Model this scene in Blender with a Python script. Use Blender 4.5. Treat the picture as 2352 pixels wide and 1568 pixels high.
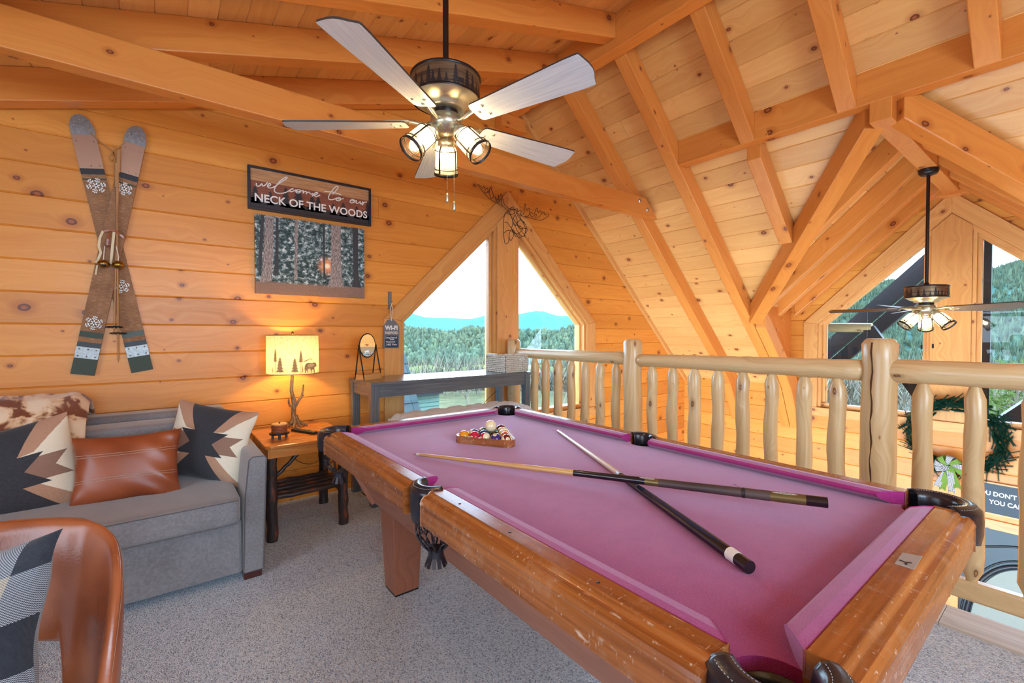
import bpy, math, random
import numpy as np
from mathutils import Vector, Matrix
from math import pi, sin, cos, radians, sqrt, atan2
random.seed(7)
for o in list(bpy.data.objects): bpy.data.objects.remove(o, do_unlink=True)
S = bpy.context.scene
COL = S.collection
V3 = lambda *a: Vector(a)

# ------------------------------------------------------------ camera
FPX = 1036.8; YAW = 37.95; PITCH = -1.09; CAMH = 1.30
cd = bpy.data.cameras.new('camera'); cam = bpy.data.objects.new('camera', cd); COL.objects.link(cam)
cd.sensor_fit = 'HORIZONTAL'; cd.sensor_width = 36.0; cd.lens = 36.0 * FPX / 2352.0
cd.clip_start = 0.02; cd.clip_end = 9000
cam.location = (0, 0, CAMH); cam.rotation_euler = (radians(90 + PITCH), 0, radians(-YAW))
S.camera = cam
# ------------------------------------------------------------ exposure
S.view_settings.view_transform = 'Standard'; S.view_settings.look = 'None'
S.view_settings.gamma = 1.0; S.view_settings.exposure = 0.65; S.view_settings.use_curve_mapping = False
# ------------------------------------------------------------ sky
W = bpy.data.worlds.new('sky'); S.world = W; W.use_nodes = True
wn = W.node_tree; wn.nodes.clear()
_o = wn.nodes.new('ShaderNodeOutputWorld'); _b = wn.nodes.new('ShaderNodeBackground')
_t = wn.nodes.new('ShaderNodeTexCoord'); _s = wn.nodes.new('ShaderNodeSeparateXYZ'); _r = wn.nodes.new('ShaderNodeValToRGB')
wn.links.new(_t.outputs['Generated'], _s.inputs[0]); wn.links.new(_s.outputs['Z'], _r.inputs[0])
_r.color_ramp.elements[0].position = 0.0; _r.color_ramp.elements[0].color = (0.54, 0.78, 1.0, 1)
_r.color_ramp.elements[1].position = 0.7; _r.color_ramp.elements[1].color = (0.42, 0.70, 1.0, 1)
wn.links.new(_r.outputs[0], _b.inputs['Color']); _b.inputs['Strength'].default_value = 9.0
wn.links.new(_b.outputs[0], _o.inputs['Surface'])
# ------------------------------------------------------------ sun (high, behind the house: rakes the valley, not the room)
def light(name, kind, loc, energy, color=(1, 1, 1), size=None, sizey=None, rot=None, portal=False, spread=None):
    l = bpy.data.lights.new(name, kind); l.energy = energy; l.color = color
    if size is not None:
        if kind == 'AREA':
            l.shape = 'RECTANGLE' if sizey else 'SQUARE'; l.size = size
            if sizey: l.size_y = sizey
        elif kind == 'SUN': l.angle = size
        else: l.shadow_soft_size = size
    o = bpy.data.objects.new(name, l); COL.objects.link(o); o.location = loc
    if rot: o.rotation_euler = rot
    if portal: l.cycles.is_portal = True
    if spread: l.spread = spread
    return o
light('sun', 'SUN', (0, -20, 40), 2.0, (1.0, 0.95, 0.86), radians(1.0), rot=(radians(42), 0, radians(-28)))
# ------------------------------------------------------------ sky portals at the gable windows; unseen fill lights added along solid walls
DAY = (0.80, 0.90, 1.0)
light('daylight_portal_loft', 'AREA', (2.9, 3.97, 1.35), 1, size=2.5, sizey=2.5, rot=(radians(-90), 0, 0), portal=True)
light('daylight_portal_gable', 'AREA', (6.47, 0.876, 1.35), 1, size=2.5, sizey=2.5, rot=(radians(90), 0, radians(90)), portal=True)
light('fill_light_back', 'AREA', (0.2, -3.0, 1.75), 128, (0.56, 0.79, 1.0), size=2.8, sizey=1.6, rot=(radians(90), 0, 0))  # added fill light behind the camera, the wall there is closed
light('fill_light_left', 'AREA', (-2.55, 0.4, 1.15), 48, (0.56, 0.79, 1.0), size=2.4, sizey=1.3, rot=(radians(90), 0, radians(-90)))  # added fill from the unseen left side, no window in that wall
light('fill_light_great_room', 'AREA', (4.6, -2.95, 0.3), 3, (0.70, 0.86, 1.0), size=2.6, sizey=3.2, rot=(radians(90), 0, 0))  # weak fill added for the great room, in front of a closed wall

# ------------------------------------------------------------ pixel on a known plane -> point in the room (used to trace flat things on their wall)
_cy, _sy, _cp, _sp = cos(radians(YAW)), sin(radians(YAW)), cos(radians(PITCH)), sin(radians(PITCH))
_FW = Vector((_sy * _cp, _cy * _cp, _sp)); _RT = Vector((_cy, -_sy, 0)); _UP = _RT.cross(_FW)
def at(x, y, ax, val):
    r = _FW + _RT * ((x - 1176) / FPX) - _UP * ((y - 784) / FPX)
    t = (val - (0, 0, CAMH)[ax]) / r[ax]
    return Vector((0, 0, CAMH)) + r * t

# ------------------------------------------------------------ tagging
def tag(o, label=None, cat=None, group=None, kind=None):
    if label: o['label'] = label
    if cat: o['category'] = cat
    if group: o['group'] = group
    if kind: o['kind'] = kind
    return o
def thing(name, label, cat, loc=(0, 0, 0), group=None, kind=None):
    o = bpy.data.objects.new(name, None); COL.objects.link(o); o.location = loc; o.empty_display_size = .1
    return tag(o, label, cat, group, kind)
WLOC = {}
def wloc(o):
    v = Vector((0, 0, 0))
    while o is not None: v += o.location; o = o.parent
    return v

def lin(r, g, b):
    f = lambda c: (c / 255 / 12.92) if c / 255 <= .04045 else ((c / 255 + .055) / 1.055) ** 2.4
    return (f(r), f(g), f(b), 1)

# ------------------------------------------------------------ mesh builder
class MB:
    def __init__(s): s.v = []; s.f = []; s.uv = []; s.rnd = []; s.mi = []; s.sm = []; s.cur = 0
    def face(s, idx, uv=None, rnd=(0, 0, 0), mi=None, sm=False):
        s.f.append(tuple(idx)); s.uv.append(uv); s.rnd.append(rnd); s.mi.append(s.cur if mi is None else mi); s.sm.append(sm)
    def poly(s, pts, g=(1, 0, 0), rnd=None, mi=None, off=None, sm=False):
        pts = [Vector(p) for p in pts]; b = len(s.v); s.v += pts
        n = Vector((0, 0, 0))
        for i in range(len(pts)):
            a, c = pts[i], pts[(i + 1) % len(pts)]; n += a.cross(c)
        if n.length < 1e-12: n = Vector((0, 0, 1))
        n.normalize(); g = Vector(g); g = g - n * g.dot(n)
        if g.length < 1e-4:
            g = Vector((0, 0, 1)) if abs(n.z) < .9 else Vector((1, 0, 0)); g = g - n * g.dot(n)
        g.normalize(); w = n.cross(g)
        o = off or (0, 0)
        s.face(range(b, b + len(pts)), [(p.dot(g) + o[0], p.dot(w) + o[1]) for p in pts], rnd or (0, 0, 0), mi, sm)
    def hexa(s, p, g, rnd=None, mi=None):
        # p: 8 corners, bottom 4 (ccw seen from top) then top 4
        rnd = rnd or (random.random(), random.random(), random.random()); off = (random.random() * 9, random.random() * 9)
        for q in ((3, 2, 1, 0), (4, 5, 6, 7), (0, 1, 5, 4), (1, 2, 6, 5), (2, 3, 7, 6), (3, 0, 4, 7)):
            s.poly([p[i] for i in q], g, rnd, mi, off)
        return s
    def box(s, a, b, g=None, rnd=None, mi=None):
        x0, y0, z0 = [min(i, j) for i, j in zip(a, b)]; x1, y1, z1 = [max(i, j) for i, j in zip(a, b)]
        if g is None:
            d = (x1 - x0, y1 - y0, z1 - z0); k = d.index(max(d)); g = [0, 0, 0]; g[k] = 1
        return s.hexa([(x0, y0, z0), (x1, y0, z0), (x1, y1, z0), (x0, y1, z0), (x0, y0, z1), (x1, y0, z1), (x1, y1, z1), (x0, y1, z1)], g, rnd, mi)
    def obox(s, c, ax, ay, az, g=None, rnd=None, mi=None):
        # centre and three half-axis vectors
        c, ax, ay, az = Vector(c), Vector(ax), Vector(ay), Vector(az)
        if ax.cross(ay).dot(az) < 0: ax = -ax
        if g is None: g = max((ax, ay, az), key=lambda q: q.length)
        P = [c + ax * i + ay * j + az * k for k in (-1, 1) for i, j in ((-1, -1), (1, -1), (1, 1), (-1, 1))]
        return s.hexa(P, g, rnd, mi)
    def bar(s, a, b, w, h, up=(0, 0, 1), rnd=None, mi=None):
        a, b = Vector(a), Vector(b); d = b - a; dn = d.normalized(); up = Vector(up)
        sd = dn.cross(up)
        if sd.length < 1e-5: sd = dn.cross(Vector((0, 1, 0)))
        sd.normalize(); u = sd.cross(dn)
        return s.obox((a + b) / 2, d / 2, sd * w / 2, u * h / 2, dn, rnd, mi)
    def prism(s, pts, ext, g=(1, 0, 0), rnd=None, mi=None):
        # planar polygon (3-D points) extruded by vector ext
        pts = [Vector(p) for p in pts]; ext = Vector(ext); off = (random.random() * 9, random.random() * 9)
        rnd = rnd or (random.random(), random.random(), random.random())
        n = Vector((0, 0, 0))
        for i in range(len(pts)): n += pts[i].cross(pts[(i + 1) % len(pts)])
        if n.dot(ext) > 0: pts = pts[::-1]
        s.poly(pts, g, rnd, mi, off); s.poly([p + ext for p in pts][::-1], g, rnd, mi, off)
        for i in range(len(pts)):
            a, b = pts[i], pts[(i + 1) % len(pts)]
            s.poly([b, a, a + ext, b + ext], g, rnd, mi, off)
        return s
    def ring(s, path, rad, seg=8, closed=False, cap=True, mi=None, rnd=None, sm=True, up0=None):
        P = [Vector(p) for p in path]; n = len(P)
        R = rad if isinstance(rad, (list, tuple)) else [rad] * n
        rnd = rnd or (random.random(), random.random(), random.random()); b = len(s.v)
        T = []
        for i in range(n):
            if closed: t = P[(i + 1) % n] - P[i - 1]
            else: t = P[min(i + 1, n - 1)] - P[max(i - 1, 0)]
            T.append(t.normalized() if t.length > 1e-9 else Vector((0, 0, 1)))
        u = Vector(up0) if up0 else (Vector((0, 0, 1)) if abs(T[0].z) < .9 else Vector((1, 0, 0)))
        L = 0; Ls = []
        for i in range(n):
            u = u - T[i] * u.dot(T[i])
            if u.length < 1e-6: u = Vector((1, 0, 0)).cross(T[i])
            u.normalize(); w = T[i].cross(u)
            for k in range(seg):
                a = 2 * pi * k / seg; s.v.append(P[i] + (u * cos(a) + w * sin(a)) * R[i])
            if i: L += (P[i] - P[i - 1]).length
            Ls.append(L)
        rm = max(R); o = random.random() * 7
        m = n if closed else n - 1
        for i in range(m):
            j = (i + 1) % n
            for k in range(seg):
                k2 = (k + 1) % seg; v0 = 2 * pi * rm * k / seg; v1 = 2 * pi * rm * (k + 1) / seg
                la, lb = Ls[i] + o, (Ls[j] if j else Ls[-1] + .01) + o
                s.face((b + i * seg + k, b + i * seg + k2, b + j * seg + k2, b + j * seg + k), [(la, v0), (la, v1), (lb, v1), (lb, v0)], rnd, mi, sm)
        if cap and not closed:
            s.poly([s.v[b + k] for k in range(seg)][::-1], (1, 0, 0), rnd, mi)
            s.poly([s.v[b + (n - 1) * seg + k] for k in range(seg)], (1, 0, 0), rnd, mi)
        return s
    def lathe(s, prof, c=(0, 0, 0), axis=(0, 0, 1), seg=24, mi=None, sm=True, cap=True):
        # prof: list of (radius, height along axis)
        c, ax = Vector(c), Vector(axis).normalized()
        u = Vector((1, 0, 0)) if abs(ax.x) < .9 else Vector((0, 1, 0)); u = (u - ax * u.dot(ax)).normalized(); w = ax.cross(u)
        b = len(s.v); n = len(prof); rnd = (random.random(), random.random(), random.random())
        for r, h in prof:
            for k in range(seg):
                a = 2 * pi * k / seg; s.v.append(c + ax * h + (u * cos(a) + w * sin(a)) * r)
        for i in range(n - 1):
            for k in range(seg):
                k2 = (k + 1) % seg
                s.face((b + i * seg + k, b + i * seg + k2, b + (i + 1) * seg + k2, b + (i + 1) * seg + k),
                       [(k / seg, prof[i][1]), ((k + 1) / seg, prof[i][1]), ((k + 1) / seg, prof[i + 1][1]), (k / seg, prof[i + 1][1])], rnd, mi, sm)
        if cap:
            if prof[0][0] > 1e-4: s.poly([s.v[b + k] for k in range(seg)][::-1], (1, 0, 0), rnd, mi)
            if prof[-1][0] > 1e-4: s.poly([s.v[b + (n - 1) * seg + k] for k in range(seg)], (1, 0, 0), rnd, mi)
        return s
    def ball(s, c, r, seg=20, rings=12, sc=(1, 1, 1), mi=None):
        c = Vector(c); b = len(s.v); rnd = (random.random(),) * 3
        for i in range(rings + 1):
            th = pi * i / rings
            for k in range(seg):
                a = 2 * pi * k / seg
                s.v.append(c + Vector((r * sc[0] * sin(th) * cos(a), r * sc[1] * sin(th) * sin(a), r * sc[2] * cos(th))))
        for i in range(rings):
            for k in range(seg):
                k2 = (k + 1) % seg
                s.face((b + i * seg + k, b + (i + 1) * seg + k, b + (i + 1) * seg + k2, b + i * seg + k2), [(k / seg, i / rings), (k / seg, (i + 1) / rings), ((k + 1) / seg, (i + 1) / rings), ((k + 1) / seg, i / rings)], rnd, mi, True)
        return s
    def grid(s, fn, nu, nv, mi=None, closedu=False, sm=True, uvs=(1, 1), mif=None):
        b = len(s.v); rnd = (random.random(), random.random(), random.random())
        for j in range(nv + 1):
            for i in range(nu + (0 if closedu else 1)): s.v.append(Vector(fn(i / nu, j / nv)))
        m = nu if closedu else nu + 1
        for j in range(nv):
            for i in range(nu):
                i2 = (i + 1) % m
                mm = mif((i + .5) / nu, (j + .5) / nv) if mif else mi
                s.face((b + j * m + i, b + j * m + i2, b + (j + 1) * m + i2, b + (j + 1) * m + i),
                       [(i / nu * uvs[0], j / nv * uvs[1]), ((i + 1) / nu * uvs[0], j / nv * uvs[1]), ((i + 1) / nu * uvs[0], (j + 1) / nv * uvs[1]), (i / nu * uvs[0], (j + 1) / nv * uvs[1])], rnd, mm, sm)
        return s
    def addmesh(s, verts, faces, mi=None, sm=False):
        b = len(s.v); s.v += [Vector(v) for v in verts]
        for f in faces: s.face([b + i for i in f], None, (0, 0, 0), mi, sm)
        return s
    def build(s, name, mats, parent=None, bevel=0, merge=False, subsurf=0, bseg=2, thick=0):
        me = bpy.data.meshes.new(name)
        o0 = wloc(parent) if parent else Vector((0, 0, 0))
        me.from_pydata([tuple(v - o0) for v in s.v], [], s.f)
        if not isinstance(mats, (list, tuple)): mats = [mats]
        for m in mats: me.materials.append(m)
        n = len(me.loops); uv = np.zeros((n, 2), 'f'); rc = np.ones((n, 4), 'f'); k = 0
        for f, u, r in zip(s.f, s.uv, s.rnd):
            L = len(f)
            if u: uv[k:k + L] = u
            rc[k:k + L, :3] = r; k += L
        l = me.uv_layers.new(name='UVMap'); l.data.foreach_set('uv', uv.ravel())
        ca = me.color_attributes.new('rnd', 'FLOAT_COLOR', 'CORNER'); ca.data.foreach_set('color', rc.ravel())
        me.polygons.foreach_set('material_index', s.mi); me.polygons.foreach_set('use_smooth', s.sm)
        me.update()
        if merge or bevel:
            import bmesh
            bm = bmesh.new(); bm.from_mesh(me); bmesh.ops.remove_doubles(bm, verts=bm.verts, dist=1e-5); bm.to_mesh(me); bm.free()
        o = bpy.data.objects.new(name, me); COL.objects.link(o)
        if parent: o.parent = parent
        if thick:
            md = o.modifiers.new('solid', 'SOLIDIFY'); md.thickness = thick; md.offset = 0
        if bevel:
            md = o.modifiers.new('bevel', 'BEVEL'); md.width = bevel; md.segments = bseg; md.limit_method = 'ANGLE'; md.angle_limit = radians(35)
        if subsurf:
            md = o.modifiers.new('sub', 'SUBSURF'); md.levels = subsurf; md.render_levels = subsurf
        return o

def clip(poly, a, b, c):
    # keep points with a*u + b*v <= c
    out = []
    for i in range(len(poly)):
        p, q = poly[i], poly[(i + 1) % len(poly)]
        dp, dq = a * p[0] + b * p[1] - c, a * q[0] + b * q[1] - c
        if dp <= 0: out.append(p)
        if (dp < 0 < dq) or (dq < 0 < dp):
            t = dp / (dp - dq); out.append((p[0] + (q[0] - p[0]) * t, p[1] + (q[1] - p[1]) * t))
    return out
def planks(mb, O, U, Vv, N, regions, w=.187, v0=0.0, gd=.007, gw=.006, blen=(6.0, 12.0), seed=1):
    rs = random.Random(seed); O, U, Vv, N = Vector(O), Vector(U).normalized(), Vector(Vv).normalized(), Vector(N).normalized()
    umin = min(p[0] for r in regions for p in r); umax = max(p[0] for r in regions for p in r)
    vmin = min(p[1] for r in regions for p in r); vmax = max(p[1] for r in regions for p in r)
    k = math.floor((vmin - v0) / w)
    flip = U.cross(Vv).dot(N) < 0
    while v0 + k * w < vmax:
        a = v0 + k * w; u = umin - rs.random() * 6
        while u < umax:
            ub = u + rs.uniform(*blen); rnd = (rs.random(), rs.random(), rs.random()); off = (rs.random() * 20, rs.random() * 20)
            for (x0, x1, d0, d1) in ((a, a + gw, -gd, 0), (a + gw, a + w - gw, 0, 0), (a + w - gw, a + w, 0, -gd)):
                for reg in regions:
                    p = clip(reg, 0, -1, -x0); p = clip(p, 0, 1, x1) if len(p) > 2 else p
                    p = clip(p, -1, 0, -(u + .0008)) if len(p) > 2 else p; p = clip(p, 1, 0, ub - .0008) if len(p) > 2 else p
                    if len(p) < 3: continue
                    if flip: p = p[::-1]
                    b = len(mb.v)
                    for q in p:
                        t = (q[1] - x0) / (x1 - x0); mb.v.append(O + U * q[0] + Vv * q[1] + N * (d0 + (d1 - d0) * t))
                    mb.face(range(b, b + len(p)), [(q[0] + off[0], q[1] - a + off[1]) for q in p], rnd)
            u = ub
        k += 1
    return mb

# ------------------------------------------------------------ materials
class NT:
    def __init__(s, name):
        s.m = bpy.data.materials.new(name); s.m.use_nodes = True; s.t = s.m.node_tree; s.t.nodes.clear()
        s.out = s.t.nodes.new('ShaderNodeOutputMaterial')
    def n(s, typ, ins=None, **props):
        nd = s.t.nodes.new('ShaderNode' + typ)
        for k, v in props.items(): setattr(nd, k, v)
        for k, v in (ins or {}).items():
            sock = nd.inputs[k]
            if isinstance(v, bpy.types.NodeSocket): s.t.links.new(v, sock)
            elif v is not None: sock.default_value = v
        return nd
    def math(s, op, a, b=None, c=None, clamp=False):
        nd = s.n('Math', {0: a}, operation=op, use_clamp=clamp)
        for i, q in ((1, b), (2, c)):
            if q is None: continue
            if isinstance(q, bpy.types.NodeSocket): s.t.links.new(q, nd.inputs[i])
            else: nd.inputs[i].default_value = q
        return nd.outputs[0]
    def mix(s, f, a, b, mode='MIX'):
        nd = s.t.nodes.new('ShaderNodeMix'); nd.data_type = 'RGBA'; nd.blend_type = mode
        for i, q in ((0, f), (6, a), (7, b)):
            if isinstance(q, bpy.types.NodeSocket): s.t.links.new(q, nd.inputs[i])
            else: nd.inputs[i].default_value = q
        return nd.outputs[2]
    def rng(s, v, a, b, c=0.0, d=1.0, smooth=False):
        nd = s.n('MapRange', {0: v, 1: a, 2: b, 3: c, 4: d})
        if smooth: nd.interpolation_type = 'SMOOTHSTEP'
        return nd.outputs[0]
    def ramp(s, v, stops):
        nd = s.n('ValToRGB', {0: v}); e = nd.color_ramp.elements
        while len(e) < len(stops): e.new(.5)
        for q, (p, c) in zip(e, stops): q.position = p; q.color = c
        return nd.outputs[0]
    def uv(s): return s.n('UVMap', uv_map='UVMap').outputs[0]
    def obj(s): return s.n('TexCoord').outputs['Object']
    def comb(s, x, y, z=0.0): return s.n('CombineXYZ', {0: x, 1: y, 2: z}).outputs[0]
    def sep(s, v): return s.n('SeparateXYZ', {0: v}).outputs
    def noise(s, vec, scale=5, detail=3, rough=.5, dist=0.0): return s.n('TexNoise', {'Vector': vec, 'Scale': scale, 'Detail': detail, 'Roughness': rough, 'Distortion': dist}).outputs[0]
    def bump(s, h, strength=.3, dist=.01): return s.n('Bump', {'Strength': strength, 'Distance': dist, 'Height': h}).outputs[0]
    def surf(s, color, rough=.5, metal=0.0, spec=.5, normal=None, **kw):
        ins = {'Base Color': color, 'Roughness': rough, 'Metallic': metal, 'Specular IOR Level': spec}
        if normal is not None: ins['Normal'] = normal
        for k, v in kw.items(): ins[k.replace('_', ' ')] = v
        p = s.n('BsdfPrincipled', ins); s.t.links.new(p.outputs[0], s.out.inputs[0]); return s.m
def flat(name, col, rough=.5, metal=0.0, spec=.5, **kw):
    return NT(name).surf(col, rough, metal, spec, **kw)

def pine(name, light_, dark_, knot=1.0, rough=.36, vary=.22, grain=1.0, kcol=(.15, .036, .012, 1), kscale=(3.7, 4.6), spec=.45, coat=0.0):
    t = NT(name); uv = t.sep(t.uv()); u, v = uv[0], uv[1]
    rn = t.sep(t.n('Attribute', attribute_name='rnd').outputs['Color'])
    vc = t.comb(t.math('MULTIPLY', u, kscale[0]), t.math('MULTIPLY', v, kscale[1]))
    vor = t.n('TexVoronoi', {'Vector': vc, 'Scale': 1.0, 'Randomness': 1.0}, voronoi_dimensions='2D', feature='F1')
    kc = t.sep(vor.outputs['Color']); dist = vor.outputs['Distance']
    wob = t.math('MULTIPLY_ADD', t.noise(vc, 7, 2), .03, -.015)
    dist = t.math('ADD', dist, wob)
    rk = t.math('MULTIPLY_ADD', t.math('POWER', kc[0], 2.2), .088 * knot, .014 * knot)
    on = t.math('GREATER_THAN', kc[1], .25)
    k = t.math('DIVIDE', dist, rk)
    mask = t.math('MULTIPLY', t.rng(k, 1.12, .86, smooth=True), on)
    halo = t.math('MULTIPLY', t.rng(k, 3.0, 1.0, smooth=True), on)
    core = t.math('MULTIPLY', t.rng(k, .75, .25, smooth=True), on)
    low = t.noise(t.comb(t.math('MULTIPLY', u, 1.1), t.math('MULTIPLY', v, 5.0), rn[2]), 1.0, 2)
    infl = t.math('MULTIPLY', t.rng(dist, .45, .0, smooth=True), 2.2)
    gl = t.math('ADD', t.math('ADD', t.math('MULTIPLY', v, 42.0), t.math('MULTIPLY', low, 9.0)), infl)
    g1 = t.noise(t.comb(gl, t.math('MULTIPLY', u, .9), rn[0]), 1.0, 3, .55)
    fine = t.noise(t.comb(t.math('MULTIPLY', v, 420.0), t.math('MULTIPLY', u, 9.0), 0.0), 1.0, 2)
    f = t.math('MULTIPLY_ADD', t.rng(g1, .36, .68), .60 * grain, t.math('MULTIPLY', t.rng(low, .3, .7), .25))
    col = t.mix(f, light_, dark_)
    br = t.math('MULTIPLY_ADD', rn[1], 2 * vary, 1 - vary)
    col = t.mix(1.0, col, t.comb(br, t.math('POWER', br, 1.25), t.math('POWER', br, 1.55)), 'MULTIPLY')
    col = t.mix(t.math('MULTIPLY', t.rng(fine, .45, .7), .12), col, dark_)
    col = t.mix(t.math('MULTIPLY', halo, .45), col, (dark_[0] * .62, dark_[1] * .45, dark_[2] * .4, 1))
    col = t.mix(mask, col, kcol)
    col = t.mix(t.math('MULTIPLY', core, .75), col, (kcol[0] * 3.2, kcol[1] * 3.6, kcol[2] * 3, 1))
    bp = t.bump(t.math('SUBTRACT', t.math('MULTIPLY', g1, .5), mask), .12, .002)
    return t.surf(col, t.math('MULTIPLY_ADD', g1, .15, rough - .06), 0, spec, bp, **({'Coat_Weight': coat, 'Coat_Roughness': .15} if coat else {}))

M = {}
M['wall'] = pine('pine_wall_boards', lin(230, 156, 68), lin(196, 110, 32), rough=.36, vary=.12, grain=.5)
M['ceil'] = pine('pine_ceiling_boards', lin(236, 182, 110), lin(206, 132, 60), rough=.36, vary=.12, grain=.5)
M['beam'] = pine('pine_beams', lin(226, 148, 70), lin(194, 104, 34), knot=.85, rough=.33, vary=.08, kscale=(2.9, 3.9), grain=.5)
M['trim'] = pine('pine_window_casing', lin(224, 168, 100), lin(194, 124, 60), knot=.7, rough=.34, vary=.06, grain=.7)
M['log'] = pine('peeled_log', lin(226, 198, 150), lin(196, 156, 104), knot=.55, rough=.28, vary=.07, kcol=(.16, .07, .03, 1), kscale=(2.6, 5.5), spec=.6)
M['lowfloor'] = pine('great_room_floor', lin(196, 140, 84), lin(150, 94, 50), knot=.6)
M['oak'] = pine('golden_oak_top', lin(222, 150, 70), lin(176, 98, 34), knot=.15, rough=.25, spec=.6, grain=1.3)
M['curb'] = pine('pale_worn_curb', lin(212, 200, 186), lin(178, 158, 138), knot=.4, rough=.5, kcol=(.2, .14, .1, 1))
def dark_bark():
    t = NT('dark_hickory_log'); u = t.uv(); s_ = t.sep(u)
    a = t.noise(t.comb(t.math('MULTIPLY', s_[0], 9), t.math('MULTIPLY', s_[1], 30)), 1, 3)
    b = t.noise(t.comb(t.math('MULTIPLY', s_[0], 40), t.math('MULTIPLY', s_[1], 300)), 1, 2)
    c = t.mix(t.rng(a, .55, .68), lin(52, 40, 38), lin(138, 72, 44)); c = t.mix(t.math('MULTIPLY', b, .5), c, lin(30, 26, 30))
    return t.surf(c, .38, 0, .6, t.bump(b, .4, .002))
M['bark'] = dark_bark()
def rail_wood():
    t = NT('worn_rail_wood'); uv = t.uv(); s_ = t.sep(uv)
    g = t.noise(t.comb(t.math('MULTIPLY', s_[0], 2.0), t.math('MULTIPLY', s_[1], 60)), 1, 4, .6)
    c = t.mix(t.rng(g, .35, .7), lin(172, 102, 48), lin(124, 66, 28))
    sc = t.n('TexVoronoi', {'Vector': t.obj(), 'Scale': 58, 'Randomness': 1}, feature='F1')
    wp = t.noise(t.obj(), 22, 4, .7)
    m1 = t.math('MULTIPLY', t.rng(sc.outputs['Distance'], .16, .07), t.rng(wp, .40, .52))
    l1 = t.noise(t.n('Mapping', {'Vector': t.obj(), 'Rotation': (0, 0, .7), 'Scale': (180, 16, 40)}).outputs[0], 1, 2)
    l2 = t.noise(t.n('Mapping', {'Vector': t.obj(), 'Rotation': (0, 0, -.5), 'Scale': (22, 200, 40)}).outputs[0], 1, 2)
    m2 = t.math('MULTIPLY', t.math('MAXIMUM', t.rng(l1, .66, .72), t.rng(l2, .66, .72)), t.rng(wp, .45, .6))
    m = t.math('MAXIMUM', m1, m2, clamp=True)
    c = t.mix(t.math('MULTIPLY', m, .55), c, lin(232, 212, 190))
    c = t.mix(t.math('MULTIPLY', t.rng(t.noise(t.obj(), 9, 5, .75), .52, .66), .16), c, lin(206, 176, 146))
    return t.surf(c, t.math('MULTIPLY_ADD', wp, .22, .14), 0, .6, t.bump(m, .12, .0005))
M['rail'] = rail_wood()
M['cab'] = pine('cabinet_wood', lin(164, 106, 80), lin(136, 82, 60), knot=.05, rough=.35, vary=.02)
def cloth():
    t = NT('billiard_cloth'); o = t.obj()
    a = t.noise(o, 900, 2, .7); b = t.noise(o, 14, 3); d = t.noise(o, 320, 2, .8)
    c = t.mix(t.rng(a, .40, .66), lin(132, 4, 86), lin(190, 66, 150)); c = t.mix(t.math('MULTIPLY', t.rng(b, .35, .7), .16), c, lin(190, 96, 146))
    lint = t.rng(d, .70, .76); c = t.mix(t.math('MULTIPLY', lint, .5), c, lin(226, 190, 206))
    return t.surf(c, .9, 0, .15, t.bump(a, .35, .0012), Sheen_Weight=.8, Sheen_Roughness=.4, Sheen_Tint=(.80, .78, .95, 1))
M['cloth'] = cloth()
def leather(name, a, b, rough=.3, sc=160, bmp=.2, vsc=5):
    t = NT(name); o = t.obj(); v = t.n('TexVoronoi', {'Vector': o, 'Scale': sc}).outputs['Distance']; w = t.noise(o, vsc, 2, .45)
    c = t.mix(t.rng(w, .25, .75, 0, 1, True), a, b)
    return t.surf(c, t.math('MULTIPLY_ADD', w, .22, rough - .1), 0, .55, t.bump(v, bmp, .0006))
M['blackleather'] = leather('black_pocket_leather', lin(26, 26, 34), lin(46, 44, 54), .26)
M['tan'] = leather('cognac_leather', lin(134, 68, 40), lin(176, 102, 64), .27, vsc=7)
M['rust'] = leather('rust_leather', lin(132, 62, 34), lin(164, 86, 50), .34)
M['stitch'] = flat('pale_stitching', lin(214, 196, 180), .7)
M['blackstitch'] = flat('grey_stitching', lin(170, 176, 190), .6)
def fabric(name, a, b, sc=700, rough=.85, bmp=.3, sheen=.25):
    t = NT(name); o = t.obj(); n1 = t.noise(t.n('Mapping', {'Vector': o, 'Scale': (sc, sc * .12, sc)}).outputs[0], 1, 2); n2 = t.noise(t.n('Mapping', {'Vector': o, 'Scale': (sc * .12, sc, sc * .12)}).outputs[0], 1, 2)
    w = t.noise(o, 5, 3); f = t.math('MULTIPLY_ADD', t.math('ADD', n1, n2), .5, t.math('MULTIPLY_ADD', w, .5, -.25))
    return t.surf(t.mix(t.rng(f, .3, .75), a, b), rough, 0, .2, t.bump(n1, bmp, .001), Sheen_Weight=sheen, Sheen_Roughness=.5)
M['sofa'] = fabric('grey_taupe_sofa_fabric', lin(112, 108, 110), lin(146, 142, 144), sheen=.5)
M['sofapipe'] = flat('sofa_seam', lin(96, 90, 90), .8)
M['az_dark'] = fabric('charcoal_weave', lin(46, 47, 52), lin(66, 67, 72))
M['az_tan'] = fabric('tan_weave', lin(172, 130, 104), lin(190, 148, 120))
M['az_cream'] = fabric('cream_weave', lin(226, 212, 186), lin(238, 226, 204))
M['az_mid'] = fabric('taupe_weave', lin(140, 106, 90), lin(156, 120, 102))
M['pl_dark'] = fabric('plaid_black', lin(34, 38, 46), lin(52, 56, 64), 300)
def weave(name, a, b):
    t = NT(name); ck = t.n('TexChecker', {'Vector': t.uv(), 'Scale': 560, 'Color1': a, 'Color2': b}).outputs[0]; nz = t.noise(t.n('Mapping', {'Vector': t.uv(), 'Scale': (900, 90, 1)}).outputs[0], 1, 2)
    return t.surf(t.mix(t.math('MULTIPLY', nz, .45), ck, a), .85, 0, .2, t.bump(nz, .4, .001), Sheen_Weight=.2)
M['pl_mid'] = weave('plaid_mid', lin(48, 52, 62), lin(176, 180, 186)); M['pl_light'] = weave('plaid_light', lin(122, 112, 100), lin(196, 188, 172))
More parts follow.
